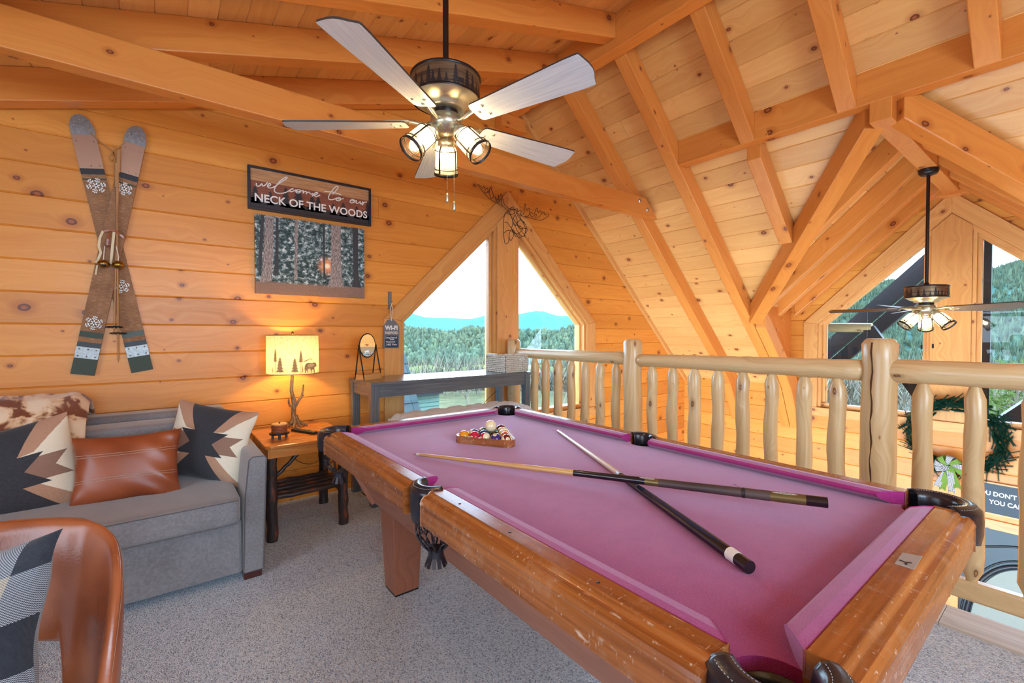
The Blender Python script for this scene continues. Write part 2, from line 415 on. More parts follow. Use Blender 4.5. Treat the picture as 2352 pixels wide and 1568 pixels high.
M['tuft'] = fabric('pale_grey_tufted_fabric', lin(206, 214, 218), lin(228, 234, 236))
def hide():
    t = NT('brown_white_cowhide'); u = t.uv(); w = t.noise(u, 8.5, 3, .55, .5); f = t.noise(t.obj(), 240, 2)
    c = t.ramp(w, [(0, lin(90, 44, 26)), (.44, lin(118, 62, 36)), (.50, lin(222, 182, 140)), (.56, lin(240, 216, 184)), (1, lin(248, 232, 206))])
    c = t.mix(t.math('MULTIPLY', f, .25), c, lin(150, 100, 70))
    return t.surf(c, .8, 0, .2, t.bump(f, .6, .003), Sheen_Weight=.4)
M['hide'] = hide()
def carpet():
    t = NT('grey_berber_carpet'); o = t.obj()
    v = t.n('TexVoronoi', {'Vector': t.n('Mapping', {'Vector': o, 'Rotation': (0, 0, .66), 'Scale': (250, 190, 1)}).outputs[0], 'Scale': 1, 'Randomness': .75}, voronoi_dimensions='2D')
    k = t.sep(v.outputs['Color']); w = t.noise(o, 3, 3); fz = t.noise(o, 400, 2)
    c = t.ramp(k[0], [(0, lin(124, 134, 150)), (.20, lin(186, 197, 214)), (.6, lin(222, 232, 244)), (1, lin(240, 246, 252))])
    c = t.mix(t.math('MULTIPLY', fz, .25), c, lin(140, 144, 152)); c = t.mix(t.rng(w, .2, .8, 0, .10), c, lin(196, 194, 190))
    h = t.math('SUBTRACT', 1.0, v.outputs['Distance'])
    return t.surf(c, .95, 0, .1, t.bump(h, .9, .004), Sheen_Weight=.15)
M['carpet'] = carpet()
def greywood():
    t = NT('grey_driftwood_laminate'); s_ = t.sep(t.uv()); g = t.noise(t.comb(t.math('MULTIPLY', s_[0], 3), t.math('MULTIPLY', s_[1], 90)), 1, 4, .6)
    return t.surf(t.mix(t.rng(g, .3, .7), lin(104, 112, 118), lin(70, 78, 88)), .24, 0, .6, t.bump(g, .08, .001), Coat_Weight=.4, Coat_Roughness=.2)
M['grey'] = greywood()
def blade():
    t = NT('grey_oak_blade'); s_ = t.sep(t.uv()); g = t.noise(t.comb(t.math('MULTIPLY', s_[0], 5), t.math('MULTIPLY', s_[1], 120)), 1, 4, .6)
    return t.surf(t.mix(t.rng(g, .38, .68), lin(222, 224, 224), lin(198, 202, 208)), .30, 0, .5)
M['blade'] = blade()
M['bladeedge'] = flat('dark_blade_edge', lin(52, 46, 44), .4)
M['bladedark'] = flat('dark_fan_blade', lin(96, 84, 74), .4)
M['pewter'] = flat('brushed_pewter', lin(186, 180, 156), .34, .85)
M['bronze'] = flat('dark_bronze', lin(48, 42, 42), .35, .7)
M['black'] = flat('black_metal', lin(26, 27, 32), .4, .3)
M['blackwood'] = flat('black_stained_wood', lin(40, 36, 36), .45)
M['steel'] = flat('bright_steel', lin(196, 200, 206), .25, 1.0)
M['chain'] = flat('chain_metal', lin(130, 126, 112), .35, 1.0)
def band():
    t = NT('etched_motor_band'); g = t.noise(t.n('Mapping', {'Vector': t.obj(), 'Scale': (4, 4, 120)}).outputs[0], 1, 3)
    return t.surf(t.mix(t.rng(g, .35, .65), lin(74, 60, 48), lin(132, 110, 82)), .4, .6, .5)
M['band'] = band()
M['etch'] = flat('dark_silhouette_metal', lin(44, 38, 38), .45, .4)
def galv():
    t = NT('galvanised_metal'); n1 = t.noise(t.obj(), 60, 4, .7)
    return t.surf(t.mix(t.rng(n1, .3, .7), lin(120, 124, 124), lin(160, 162, 160)), .42, .8)
M['galv'] = galv()
def skiwood():
    t = NT('rough_sawn_ski_wood'); s_ = t.sep(t.uv()); g = t.noise(t.comb(t.math('MULTIPLY', s_[0], 420), t.math('MULTIPLY', s_[1], 30)), 1, 3); w = t.noise(t.uv(), 12, 3)
    c = t.mix(t.rng(w, .3, .7), lin(158, 114, 78), lin(132, 92, 62)); c = t.mix(t.math('MULTIPLY', t.rng(g, .55, .7), .6), c, lin(206, 178, 146))
    return t.surf(c, .7, 0, .3, t.bump(g, .5, .001))
M['ski'] = skiwood()
M['skimetal'] = flat('copper_toned_plate', lin(176, 140, 116), .38, .7)
M['green'] = flat('dark_green_paint', lin(52, 66, 52), .6)
M['greygreen'] = flat('grey_green_paint', lin(84, 98, 92), .6)
M['white'] = flat('white_paint', lin(236, 236, 232), .55)
M['offwhite'] = flat('off_white', lin(222, 214, 200), .6)
M['jute'] = flat('jute_twine', lin(176, 132, 88), .85)
M['brass'] = flat('antique_brass', lin(150, 118, 52), .32, 1.0)
M['ribbon'] = flat('cream_canvas_ribbon', lin(224, 206, 168), .7)
M['polewood'] = flat('pole_wood', lin(176, 128, 80), .55)
M['plastic'] = flat('black_plastic', lin(28, 28, 30), .45)
M['rubber'] = flat('grey_buttons', lin(96, 96, 98), .7)
def glass(name='window_glass', col=(1, 1, 1, 1), rough=0.0):
    t = NT(name); tr = t.n('BsdfTransparent', {'Color': col}); gl = t.n('BsdfGlossy', {'Color': (1, 1, 1, 1), 'Roughness': rough}); fr = t.n('Fresnel', {'IOR': 1.45})
    mx = t.n('MixShader', {0: fr.outputs[0], 1: tr.outputs[0], 2: gl.outputs[0]}); t.t.links.new(mx.outputs[0], t.out.inputs[0]); return t.m
M['glass'] = glass()
def seeded():
    t = NT('seeded_lamp_glass'); tr = t.n('BsdfTransparent', {'Color': (1, .96, .86, 1)}); tl = t.n('BsdfTranslucent', {'Color': (.98, .92, .78, 1)}); gl = t.n('BsdfGlossy', {'Color': (1, 1, 1, 1), 'Roughness': .1})
    nz = t.noise(t.obj(), 90, 2); m1 = t.n('MixShader', {0: t.rng(nz, .35, .65, .10, .28), 1: tr.outputs[0], 2: tl.outputs[0]}); m2 = t.n('MixShader', {0: .08, 1: m1.outputs[0], 2: gl.outputs[0]}); t.t.links.new(m2.outputs[0], t.out.inputs[0]); return t.m
M['shadeglass'] = seeded()
M['mirror'] = flat('mirror_silver', (.9, .9, .9, 1), .02, 1.0)
def emis(name, col, st):
    t = NT(name); e = t.n('Emission', {'Color': col, 'Strength': st}); t.t.links.new(e.outputs[0], t.out.inputs[0]); return t.m
M['bulb'] = emis('fan_bulb_glow', (1.0, .72, .36, 1), 130)
M['bulb2'] = emis('table_lamp_bulb_glow', (1.0, .66, .28, 1), 190)
def shade():
    t = NT('linen_lampshade'); o = t.obj(); a = t.noise(t.n('Mapping', {'Vector': o, 'Scale': (300, 300, 30)}).outputs[0], 1, 2); b = t.noise(t.n('Mapping', {'Vector': o, 'Scale': (40, 40, 500)}).outputs[0], 1, 2)
    c = t.mix(t.rng(t.math('ADD', a, b), .8, 1.3), lin(226, 212, 176), lin(186, 160, 118))
    d = t.n('BsdfDiffuse', {'Color': c}); tl = t.n('BsdfTranslucent', {'Color': c}); mx = t.n('MixShader', {0: .30, 1: d.outputs[0], 2: tl.outputs[0]}); t.t.links.new(mx.outputs[0], t.out.inputs[0]); return t.m
M['shade'] = shade()
def shprint():
    t = NT('shade_print'); c = lin(160, 140, 108)
    d = t.n('BsdfDiffuse', {'Color': c}); tl = t.n('BsdfTranslucent', {'Color': lin(212, 188, 146)}); mx = t.n('MixShader', {0: .16, 1: d.outputs[0], 2: tl.outputs[0]}); t.t.links.new(mx.outputs[0], t.out.inputs[0]); return t.m
M['shprint'] = shprint()
def resin():
    t = NT('sculpted_branch_resin'); n1 = t.noise(t.n('Mapping', {'Vector': t.obj(), 'Scale': (90, 90, 22)}).outputs[0], 1, 4, .7)
    return t.surf(t.mix(t.rng(n1, .35, .65), lin(84, 62, 42), lin(178, 148, 104)), .55, 0, .4, t.bump(n1, .8, .004))
M['resin'] = resin()
def signwood():
    t = NT('printed_wood_sign'); s_ = t.sep(t.obj()); g = t.noise(t.n('Mapping', {'Vector': t.obj(), 'Scale': (6, 1, 90)}).outputs[0], 1, 4, .6)
    top = t.math('GREATER_THAN', s_[2], .055)
    a = t.mix(t.rng(g, .3, .7), lin(150, 92, 70), lin(122, 70, 54)); b = t.mix(t.rng(g, .3, .7), lin(206, 160, 112), lin(158, 112, 76))
    return t.surf(t.mix(top, a, b), .5, 0, .3)
M['sign'] = signwood()
M['signdark'] = flat('sign_silhouette_black', lin(40, 38, 44), .55)
M['frame'] = flat('black_sign_frame', lin(30, 30, 38), .4)
M['slate'] = flat('slate_tag_wood', lin(112, 112, 116), .7)
M['chalk'] = flat('blue_black_chalk_panel', lin(32, 60, 84), .6)
M['navy'] = flat('blue_black_sign_board', lin(34, 48, 60), .5)
M['door'] = flat('dark_teal_door_paint', lin(30, 40, 48), .35)
def canvas():
    t = NT('forest_print_canvas'); o = t.obj(); s_ = t.sep(o)
    a = t.noise(t.n('Mapping', {'Vector': o, 'Scale': (26, 26, 34)}).outputs[0], 1, 6, .8, .15)
    c = t.ramp(a, [(0, lin(16, 26, 30)), (.40, lin(34, 52, 56)), (.50, lin(70, 94, 96)), (.56, lin(150, 172, 176)), (.64, lin(226, 234, 236))])
    dx = t.math('SUBTRACT', s_[0], .105); dz = t.math('SUBTRACT', s_[2], -.045)
    r = t.math('SQRT', t.math('ADD', t.math('MULTIPLY', dx, dx), t.math('MULTIPLY', dz, dz)))
    ra = t.noise(t.comb(t.math('MULTIPLY', t.math('ARCTAN2', dz, dx), 3.0), 0.0), 4, 3)
    g = t.rng(t.math('MULTIPLY_ADD', ra, -.06, t.math('ADD', r, .03)), .10, .008, smooth=True)
    c = t.mix(t.math('POWER', g, 1.3), c, lin(244, 160, 104)); c = t.mix(t.rng(r, .028, .010, smooth=True), c, lin(255, 240, 200))
    gr = t.noise(o, 260, 3); gc = t.mix(gr, lin(96, 74, 66), lin(164, 134, 118))
    c = t.mix(t.rng(t.math('MULTIPLY_ADD', a, .03, s_[2]), -.175, -.195), c, gc)
    return t.surf(c, .6, 0, .3)
M['canvas'] = canvas()
def trunk():
    t = NT('printed_tree_trunks'); n1 = t.noise(t.n('Mapping', {'Vector': t.obj(), 'Scale': (150, 1, 40)}).outputs[0], 1, 4, .7)
    return t.surf(t.ramp(n1, [(0, lin(60, 52, 54)), (.42, lin(104, 96, 96)), (.56, lin(168, 158, 156)), (1, lin(214, 204, 200))]), .6, 0, .3)
M['trunkprint'] = trunk()
M['trunkdark'] = flat('printed_dark_trunks', lin(50, 54, 60), .6)
# outdoors
def terrain():
    t = NT('valley_ground'); o = t.obj(); a = t.noise(o, .02, 5, .65); b = t.noise(o, .35, 4, .7); d = t.sep(t.n('Attribute', attribute_name='rnd').outputs['Color'])
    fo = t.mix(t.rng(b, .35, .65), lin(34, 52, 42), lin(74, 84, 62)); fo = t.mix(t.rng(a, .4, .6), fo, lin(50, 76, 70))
    br = t.mix(t.rng(b, .3, .7), lin(58, 54, 36), lin(82, 80, 54)); fi = t.mix(b, lin(88, 106, 42), lin(108, 124, 54))
    c = t.mix(d[0], br, fo); c = t.mix(d[1], c, fi); c = t.mix(d[2], c, lin(34, 84, 104))  # blue mixed into the far mountains stands in for distance haze
    return t.surf(c, .95, 0, .05)
M['terrain'] = terrain()
def leaf(name, a, b, sc=.2):
    t = NT(name); n1 = t.noise(t.obj(), sc, 3); r = t.sep(t.n('Attribute', attribute_name='rnd').outputs['Color'])
    return t.surf(t.mix(t.math('MULTIPLY_ADD', n1, .5, t.math('MULTIPLY', r[0], .5)), a, b), .9, 0, .1)
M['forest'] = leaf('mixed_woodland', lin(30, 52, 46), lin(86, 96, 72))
M['needles'] = leaf('pine_needles', lin(62, 84, 34), lin(104, 120, 58), 3)
M['twig'] = leaf('bare_twigs', lin(72, 64, 54), lin(108, 100, 86), 1)
M['birch'] = leaf('pale_bark', lin(140, 134, 122), lin(170, 164, 152), 1)
M['wreath'] = leaf('wreath_needles', lin(14, 46, 38), lin(44, 92, 72), 30)
M['stain'] = flat('dark_stained_exterior_wood', lin(46, 40, 42), .6)
M['shingle'] = leaf('grey_green_shingles', lin(66, 78, 82), lin(100, 112, 112), 9)
M['siding'] = flat('pale_green_siding', lin(110, 138, 122), .6)
M['weave'] = fabric('whitewashed_rope', lin(196, 186, 170), lin(232, 224, 210), 300)
M['curtain'] = flat('sheer_white_curtain', lin(150, 160, 152), .8)
# ============================================================ THE SETTING
YW = 3.80          # window wall of the loft
XG = 6.30          # gable wall of the great room
XE = 2.93          # edge of the loft floor
RX = 2.90          # ridge of the main roof
TL_, TR_ = (lambda x: 2.945 + .30 * x), (lambda x: 6.56 - .94 * x)
CR = lambda y: 2.99 - .94 * abs(y - .87)
def struct(name, mb, mats, parent=None, **k):
    o = mb.build(name, mats, parent, **k)
    if parent is None: o['kind'] = 'structure'
    return o
# floor
f = MB(); f.box((-2.6, -3.0, -.28), (2.72, YW, 0)); struct('floor', f, M['carpet'])
f = MB()
for i in range(10): f.box((2.72, -3.0 + i * .68, -.28), (XE, -3.0 + (i + 1) * .68 - .002, .012), g=(0, 1, 0))
struct('trim_1', f, M['curb'])
f = MB(); planks(f, (XE - .3, -3.0, -2.7), (0, 1, 0), (1, 0, 0), (0, 0, 1), [[(0, 0), (6.8, 0), (6.8, 3.7), (0, 3.7)]], w=.13, gd=.002, gw=.002); struct('floor', f, M['lowfloor'])
# window wall (far side of the loft, runs on down into the great room)
ZB, ZC, HW, ZA = .385, 1.41, 1.21, 2.58
a, b = RX - HW, RX + HW
w = MB()
planks(w, (0, YW, 0), (1, 0, 0), (0, 0, 1), (0, -1, 0), [
    [(-2.6, -2.7), (a, -2.7), (a, TL_(a) + .03), (-2.6, TL_(-2.6) + .03)],
    [(a, -2.7), (b, -2.7), (b, ZB), (a, ZB)],
    [(b, -2.7), (XG + .1, -2.7), (XG + .1, TR_(XG + .1) + .03), (b, TR_(b) + .03)],
    [(a, ZC), (RX, ZA), (RX, TL_(RX) + .1), (a, TL_(a) + .03)],
    [(RX, ZA), (b, ZC), (b, TR_(b) + .03), (RX, TL_(RX) + .1)]], w=.187, v0=.045, seed=4)
struct('wall_back', w, M['wall'])
w = MB(); w.poly([(a, YW + .16, -2.7), (-2.6, YW + .16, -2.7), (-2.6, YW + .16, 2.3), (a, YW + .16, 3.5)]); w.poly([(b, YW + .16, -2.7), (XG + .1, YW + .16, -2.7), (XG + .1, YW + .16, .6), (b, YW + .16, 2.7)])
w.poly([(a, YW + .16, -2.7), (b, YW + .16, -2.7), (b, YW + .16, ZB), (a, YW + .16, ZB)]); w.poly([(a, YW + .16, ZC), (a, YW + .16, 3.5), (RX, YW + .16, 3.9), (b, YW + .16, 2.8), (b, YW + .16, ZC), (RX, YW + .16, ZA)])
struct('wall_outside', w, M['stain'])
# gable wall of the great room
GB, GC, GW_, GA = .40, 1.41, 1.16, 2.51
GYc = .876; g0, g1 = GYc - GW_, GYc + GW_
w = MB()
DY0, DY1, DZ = -.42, .79, -.555     # double door opening
planks(w, (XG, 0, 0), (0, 1, 0), (0, 0, 1), (-1, 0, 0), [
    [(-3.2, -2.7), (DY0, -2.7), (DY0, .64), (-3.2, .64)], [(DY1, -2.7), (g1, -2.7), (g1, GB), (DY1, GB)], [(g1, -2.7), (YW, -2.7), (YW, .66), (g1, .66)], [(DY0, DZ), (DY1, DZ), (DY1, GB), (DY0, GB)],
    [(DY0, GB), (g0, GB), (g0, .64), (DY0, .64)] if g0 > DY0 else [(-3.2, .0), (-3.1, 0), (-3.1, .1), (-3.2, .1)],
    [(-1.63, .64), (g0, .64), (g0, CR(g0)), ],
    [(g1, .66), (3.37, .64), (g1, CR(g1))],
    [(g0, GC), (GYc, GA), (GYc, CR(GYc)), (g0, CR(g0))], [(GYc, GA), (g1, GC), (g1, CR(g1)), (GYc, CR(GYc))]], w=.187, v0=-.04, seed=9)
struct('wall_right', w, M['wall'])
w = MB(); XW = XG + .14
for q in ([(-3.2, -2.7), (g0, -2.7), (g0, .6), (-3.2, .6)], [(g1, -2.7), (YW, -2.7), (YW, .6), (g1, .6)], [(g0, -.6), (g1, -.6), (g1, GB), (g0, GB)], [(-1.7, .6), (g0, .6), (g0, CR(g0) + .05)], [(g1, .6), (3.45, .6), (g1, CR(g1) + .05)], [(g0, GC), (GYc, GA), (GYc, CR(GYc) + .1), (g0, CR(g0) + .05)], [(GYc, GA), (g1, GC), (g1, CR(g1) + .05), (GYc, CR(GYc) + .1)]):
    w.poly([(XW, y, z) for y, z in q], (0, 1, 0)); 
struct('wall_outside', w, M['stain'])
# unseen sides of the room: back wall and left wall, both without windows
w = MB(); O = (0, -3.02, 0)
planks(w, O, (1, 0, 0), (0, 0, 1), (0, 1, 0), [[(-2.6, -2.7), (RX, -2.7), (RX, TL_(RX)), (-2.6, TL_(-2.6))], [(RX, -2.7), (XG, -2.7), (XG, TR_(XG)), (RX, TR_(RX))]], seed=21)
struct('wall_front', w, M['wall'])
w = MB(); planks(w, (-2.62, 0, 0), (0, 1, 0), (0, 0, 1), (1, 0, 0), [[(-3, 0), (YW, 0), (YW, 2.2), (-3, 2.2)]], seed=22)
struct('wall_left', w, M['wall'])
# ceilings
sl = sqrt(1 + .09); w = MB()
planks(w, (0, 0, 2.945), (0, 1, 0), (1 / sl, 0, .30 / sl), (.30, 0, -1), [[(-3.05, -2.65 * sl), (YW + .05, -2.65 * sl), (YW + .05, RX * sl), (-3.05, RX * sl)]], w=.142, gd=.005, gw=.005, seed=31)
struct('ceiling', w, M['ceil'])
sr = sqrt(1 + .94 ** 2)
def rr(x, y): return (y, (x - 2.9) * sr)
w = MB(); xe = XG + .55; yb = 2.335
planks(w, (2.9, 0, TR_(2.9)), (0, 1, 0), (1 / sr, 0, -.94 / sr), (-.94, 0, -1), [
    [rr(2.9, -3.05), rr(2.9, YW + .05), rr(3.80, YW + .05), rr(3.80, -3.05)],
    [rr(3.80, .87), rr(3.80, YW + .05), rr(3.80 + yb - .87, YW + .05), rr(3.80 + yb - .87, yb)],
    [rr(3.80 + yb - .87, yb), rr(3.80 + yb - .87, YW + .05), rr(xe, YW + .05), rr(xe, yb)],
    [rr(3.80, -3.05), rr(3.80, .87), rr(XG + .05, .87 - (XG + .05 - 3.80)), rr(XG + .05, -3.05)]], w=.1875, gd=.006, gw=.006, seed=32, v0=.02)
struct('ceiling', w, M['ceil'])
w = MB(); s2 = sqrt(1 + .94 ** 2); XB = XG + .04
def cl(x, y): return (x, abs(y - .87) * s2)
planks(w, (0, .87, 2.99), (1, 0, 0), (0, 1 / s2, -.94 / s2), (0, -.94, -1), [[cl(3.80, .87), cl(XB, .87), cl(XB, yb), cl(3.80 + yb - .87, yb)]], w=.1875, gd=.006, seed=33)
planks(w, (0, .87, 2.99), (1, 0, 0), (0, -1 / s2, -.94 / s2), (0, .94, -1), [[cl(3.80, .87), cl(XB, .87), cl(XB, -1.63)]], w=.1875, gd=.006, seed=34)
struct('ceiling', w, M['ceil'])
# infill where the steep roof runs on below the cross gable
w = MB(); xs = 3.80 + yb - .87
w.prism([(xs, yb, CR(yb)), (XG, yb, CR(yb)), (XG, yb, TR_(XG))], (0, .03, 0), g=(1, 0, -.94)); struct('trim_2', w, M['beam'])
# roof skins (keep the daylight out)
w = MB()
w.poly([(-2.9, -3.4, TL_(-2.9) + .12), (-2.9, YW + .5, TL_(-2.9) + .12), (RX, YW + .5, TL_(RX) + .12), (RX, -3.4, TL_(RX) + .12)])
def T2(x, y): return (x, y, TR_(x) + .12)
w.poly([T2(RX, -3.4), T2(RX, YW + .5), T2(3.80, YW + .5), T2(3.80, -3.4)]); w.poly([T2(3.80, .87), T2(3.80, YW + .5), T2(xs, YW + .5), T2(xs, yb)]); w.poly([T2(xs, yb), T2(xs, YW + .5), T2(7.0, YW + .5), T2(7.0, yb)])
w.poly([T2(3.80, -3.4), T2(3.80, .87), T2(6.4, -1.73), T2(6.4, -3.4)])
XO = 7.75
w.poly([(3.80, .87, 3.11), (XO, .87, 3.11), (XO, 3.6, CR(3.6) + .12), (6.53, 3.6, CR(3.6) + .12)]); w.poly([(3.80, .87, 3.11), (XO, .87, 3.11), (XO, -1.9, CR(-1.9) + .12), (6.57, -1.9, CR(-1.9) + .12)])
struct('roof', w, M['stain'])
# crown trims
w = MB(); Y0 = YW - .035
w.prism([(-2.6, Y0, TL_(-2.6) - .172), (RX - .05, Y0, TL_(RX - .05) - .172), (RX - .05, Y0, TL_(RX - .05) - .08), (-2.6, Y0, TL_(-2.6) - .08)], (0, .034, 0), g=(1, 0, .3)); struct('trim_3', w, M['trim'])
w = MB(); w.prism([(RX + .07, Y0, TR_(RX + .07)), (XG, Y0, TR_(XG)), (XG, Y0, TR_(XG) - .07), (RX + .07, Y0, TR_(RX + .07) - .07)], (0, .034, 0), g=(1, 0, -.94)); struct('trim_4', w, M['trim'])

# ============================================================ WINDOWS (local plane coords u,z)
def house_window(name, P, zb, zc, za, hw, uc, pw, nshift, sgn):
    """P(u, z, d): point on the wall plane, d = distance into the room (negative = out)"""
    root = thing(name, None, None, tuple(P(uc, zb, 0)), kind='structure')
    k = (za - zc) / hw; cw = .15
    # outer casing boards
    def board(pts, nm='window_casing', d0=0.0, d1=.022, mat='trim', g=None):
        mb = MB(); q = [P(u, z, d1) for u, z in pts]; e = P(0, 0, d0) - P(0, 0, d1)
        gg = g or (q[1] - q[0]); mb.prism(q, e, g=gg); mb.build(nm, M[mat], root, bevel=.003)
    ko = cw * sqrt(1 + k * k)
    zo = zc + .02
    for s_ in (-1, 1):
        uo, ui = uc + s_ * (hw + cw), uc + s_ * hw
        board([(uo, zb - .10), (uo, zo), (ui, zc), (ui, zb - .10)])
        board([(uo, zo + .001), (uc, za + ko), (uc, za), (ui, zc + .001)])
        # inner stepped frame
        for j, (t0, t1, dd0, dd1) in enumerate(((.0, .035, -.15, .001), (.035, .065, -.13, -.05))):
            a1, a2 = uc + s_ * (hw - t0), uc + s_ * (hw - t1)
            board([(a1, zb), (a1, zc), (a2, zc - (t1 - t0) * .4), (a2, zb)], 'window_frame', dd0, dd1)
            board([(a1, zc), (uc, za - t0 * 1.3), (uc, za - t1 * 1.3 - .01), (a2, zc - (t1 - t0) * .4)], 'window_frame', dd0, dd1)
    board([(uc - hw - cw, zb - .10), (uc + hw + cw, zb - .10), (uc + hw + cw, zb), (uc - hw - cw, zb)], 'window_sill', 0, .03)
    board([(uc - hw, zb), (uc + hw, zb), (uc + hw, zb + .05), (uc - hw, zb + .05)], 'window_frame', -.13, -.02)
    # centre post with stepped mullions
    pz = za - (pw / 2) * k - .01
    board([(uc - pw / 2, zb), (uc + pw / 2, zb), (uc + pw / 2, pz), (uc, za - .01), (uc - pw / 2, pz)], 'centre_post', -.13, .012, 'trim', g=(0, 0, 1))
    for s_ in (-1, 1):
        for t0, t1, d1 in ((0, .03, -.015), (.03, .065, -.055)):
            u1, u2 = uc + s_ * (pw / 2 + t0), uc + s_ * (pw / 2 + t1)
            board([(u1, zb), (u2, zb), (u2, za - abs(u2 - uc) * k - .03), (u1, za - abs(u1 - uc) * k - .02)], 'mullion', -.13, d1, 'trim', g=(0, 0, 1))
        u1, u2 = uc + s_ * (pw / 2 + .06), uc + s_ * (hw - .05)
        mb = MB(); mb.poly([P(u1, zb + .04, -.10), P(u2, zb + .04, -.10), P(u2, zc - .0, -.10), P(u1, za - abs(u1 - uc) * k - .03, -.10)])
        mb.build('glass_pane', M['glass'], root)
    return root
house_window('window_1', lambda u, z, d: Vector((u, YW - d, z)), ZB, ZC, ZA, HW, RX, .27, 0, 1)
house_window('window_2', lambda u, z, d: Vector((XG - d, u, z)), GB, GC, GA, GW_, GYc, .30, 0, 1)

# ============================================================ TIMBERS
BG = {'grp': None}
def beam(name, mb, label, cat='beam', group=None, bevel=.006):
    o = mb.build(name, M['beam'], None, bevel=bevel); return tag(o, label, cat, group)
RY = [3.645, 2.98, 2.32, 1.66, 1.0, .34, -.32, -.98]; RWd = .112
nm = ['against the window wall', 'second from the window wall', 'third from the window wall', 'fourth from the window wall', 'fifth from the window wall', 'sixth from the window wall, overhead', 'seventh from the window wall, overhead', 'eighth from the window wall, overhead']
for i, y in enumerate(RY):
    m = MB(); z = TL_
    p = lambda x, o: (x, y, z(x) - o)
    m.prism([p(-2.6, .19), p(2.84, .19), p(2.84, .0), p(-2.6, .0)], (0, RWd, 0), g=(1, 0, .3))
    beam('roof_rafter', m, 'orange pine rafter of the low left ceiling, ' + nm[i], 'rafter', 'low ceiling rafters')
# ridge
m = MB(); m.box((2.84, -3.0, 3.53), (2.955, YW, 3.80), g=(0, 1, 0)); beam('ridge_beam', m, 'long pine ridge beam where the low and steep ceilings meet', 'beam')
m = MB(); m.box((2.74, YW - .12, 3.40), (3.06, YW - .001, 3.53), g=(1, 0, 0)); beam('ridge_block', m, 'short pine block under the ridge beam at the window wall', 'block')
# steep right slope
def rafterR(y, x0, x1, tail=False, wd=RWd):
    m = MB(); q = lambda x, o=0: (x, y, TR_(x) - o)
    pts = [q(x0), q(x0, .22)]
    if tail: pts += [q(5.75, .22), (6.02, y, .62), (XG - .005, y, .10)]
    else: pts += [q(x1, .22)]
    pts += [q(x1 if not tail else XG - .005)]
    m.prism(pts, (0, wd, 0), g=(1, 0, -.94)); return m
beam('roof_rafter', rafterR(2.96, 2.955, XG, True), 'long steep rafter that the horizontal tie beam is bolted to', 'rafter')
beam('roof_rafter', rafterR(2.335, 2.955, XG, True), 'long steep rafter meeting the left end of the header beam', 'rafter')
beam('roof_rafter', rafterR(1.665, 2.955, 3.738), 'short steep rafter ending on the header beam, beside the bolted one', 'rafter')
beam('roof_rafter', rafterR(1.0, 2.955, 3.738), 'short steep rafter ending on the header beam above the brace', 'rafter')
beam('roof_rafter', rafterR(.33, 2.955, 3.738), 'short steep rafter overhead near the right edge', 'rafter')
for y, q_ in ((-.33, 'first'), (-.99, 'second'), (-1.65, 'third')): beam('roof_rafter', rafterR(y, 2.955, 3.738), q_ + ' steep rafter beyond the right picture edge, above the header beam', 'rafter', 'steep rafters beyond the right edge')
beam('roof_rafter', rafterR(2.222, 5.30, XG, True, .108), 'lower rafter doubled against the long one below the brace', 'rafter')
m = MB(); m.box((3.738, -3.0, 2.825), (3.85, 2.335, 3.05), g=(0, 1, 0))
hb = beam('header_beam', m, 'long horizontal pine header across the steep ceiling at upper right', 'beam')
# jack rafter below the header
m = MB(); q = lambda x, o=0: (x, 1.665, TR_(x) - o)
m.prism([q(3.85), q(3.85, .22), q(4.50, .22), q(4.62)], (0, .11, 0), g=(1, 0, -.94)); beam('roof_rafter', m, 'short rafter hanging between header beam and diagonal valley timber', 'rafter')
# valley timbers
def valley(sy, x1, label):
    m = MB(); hw = .065; P = []
    d = Vector((1, sy, 0)).normalized(); n = Vector((-sy, 1, 0)).normalized() * hw
    def pt(x, off, sgn): 
        y = .87 + sy * (x - 3.80); zz = TR_(x) - off
        return Vector((x, y, zz)) + n * sgn
    xa = 3.86
    P = [pt(xa, .24, -1), pt(x1, .24, -1), pt(x1, .24, 1), pt(xa, .24, 1), pt(xa, .03, -1), pt(x1, .03, -1), pt(x1, .03, 1), pt(xa, .03, 1)]
    if sy < 0: pass
    m.hexa(P, (1, sy, -.94)); beam('valley_beam', m, label, 'beam')
valley(1, 3.80 + 2.335 - .87 - .03, 'thick diagonal valley timber left of the great room ceiling fan')
valley(-1, 6.2, 'thick diagonal valley timber falling to the right picture edge')
m = MB(); m.box((3.74, .81, 2.69), (XG - .005, .93, 2.93), g=(1, 0, 0)); beam('ridge_beam', m, 'pine ridge beam above the great room ceiling fan, lit pale underneath', 'beam')
m = MB(); m.box((XG - .12, .72, 2.66), (XG - .005, 1.03, 2.72), g=(0, 1, 0)); beam('ridge_block', m, 'small pine block under the great room ridge at the gable wall', 'block')
lab = ['nearest the valley timber', 'second from the valley timber', 'third from the valley timber', 'closest to the gable window']
for i, x in enumerate((4.55, 5.15, 5.62, 6.08)):
    for sy in (1, -1):
        xx = x; m = MB(); yv = .87 + sy * (xx - 3.80)
        ye = min(yv, 2.222) if sy > 0 else max(yv, -1.45)
        def q2(y, o=0): return (xx, y, 2.99 - .94 * abs(y - .87) - o)
        y0 = .93 if sy > 0 else .81
        m.prism([q2(y0), q2(y0, .22), q2(ye, .22), q2(ye)], (.1, 0, 0), g=(0, sy, -.94))
        beam('roof_rafter', m, ('great room rafter on the left slope, ' if sy > 0 else 'great room rafter on the right slope, ') + lab[i], 'rafter', 'great room rafters')
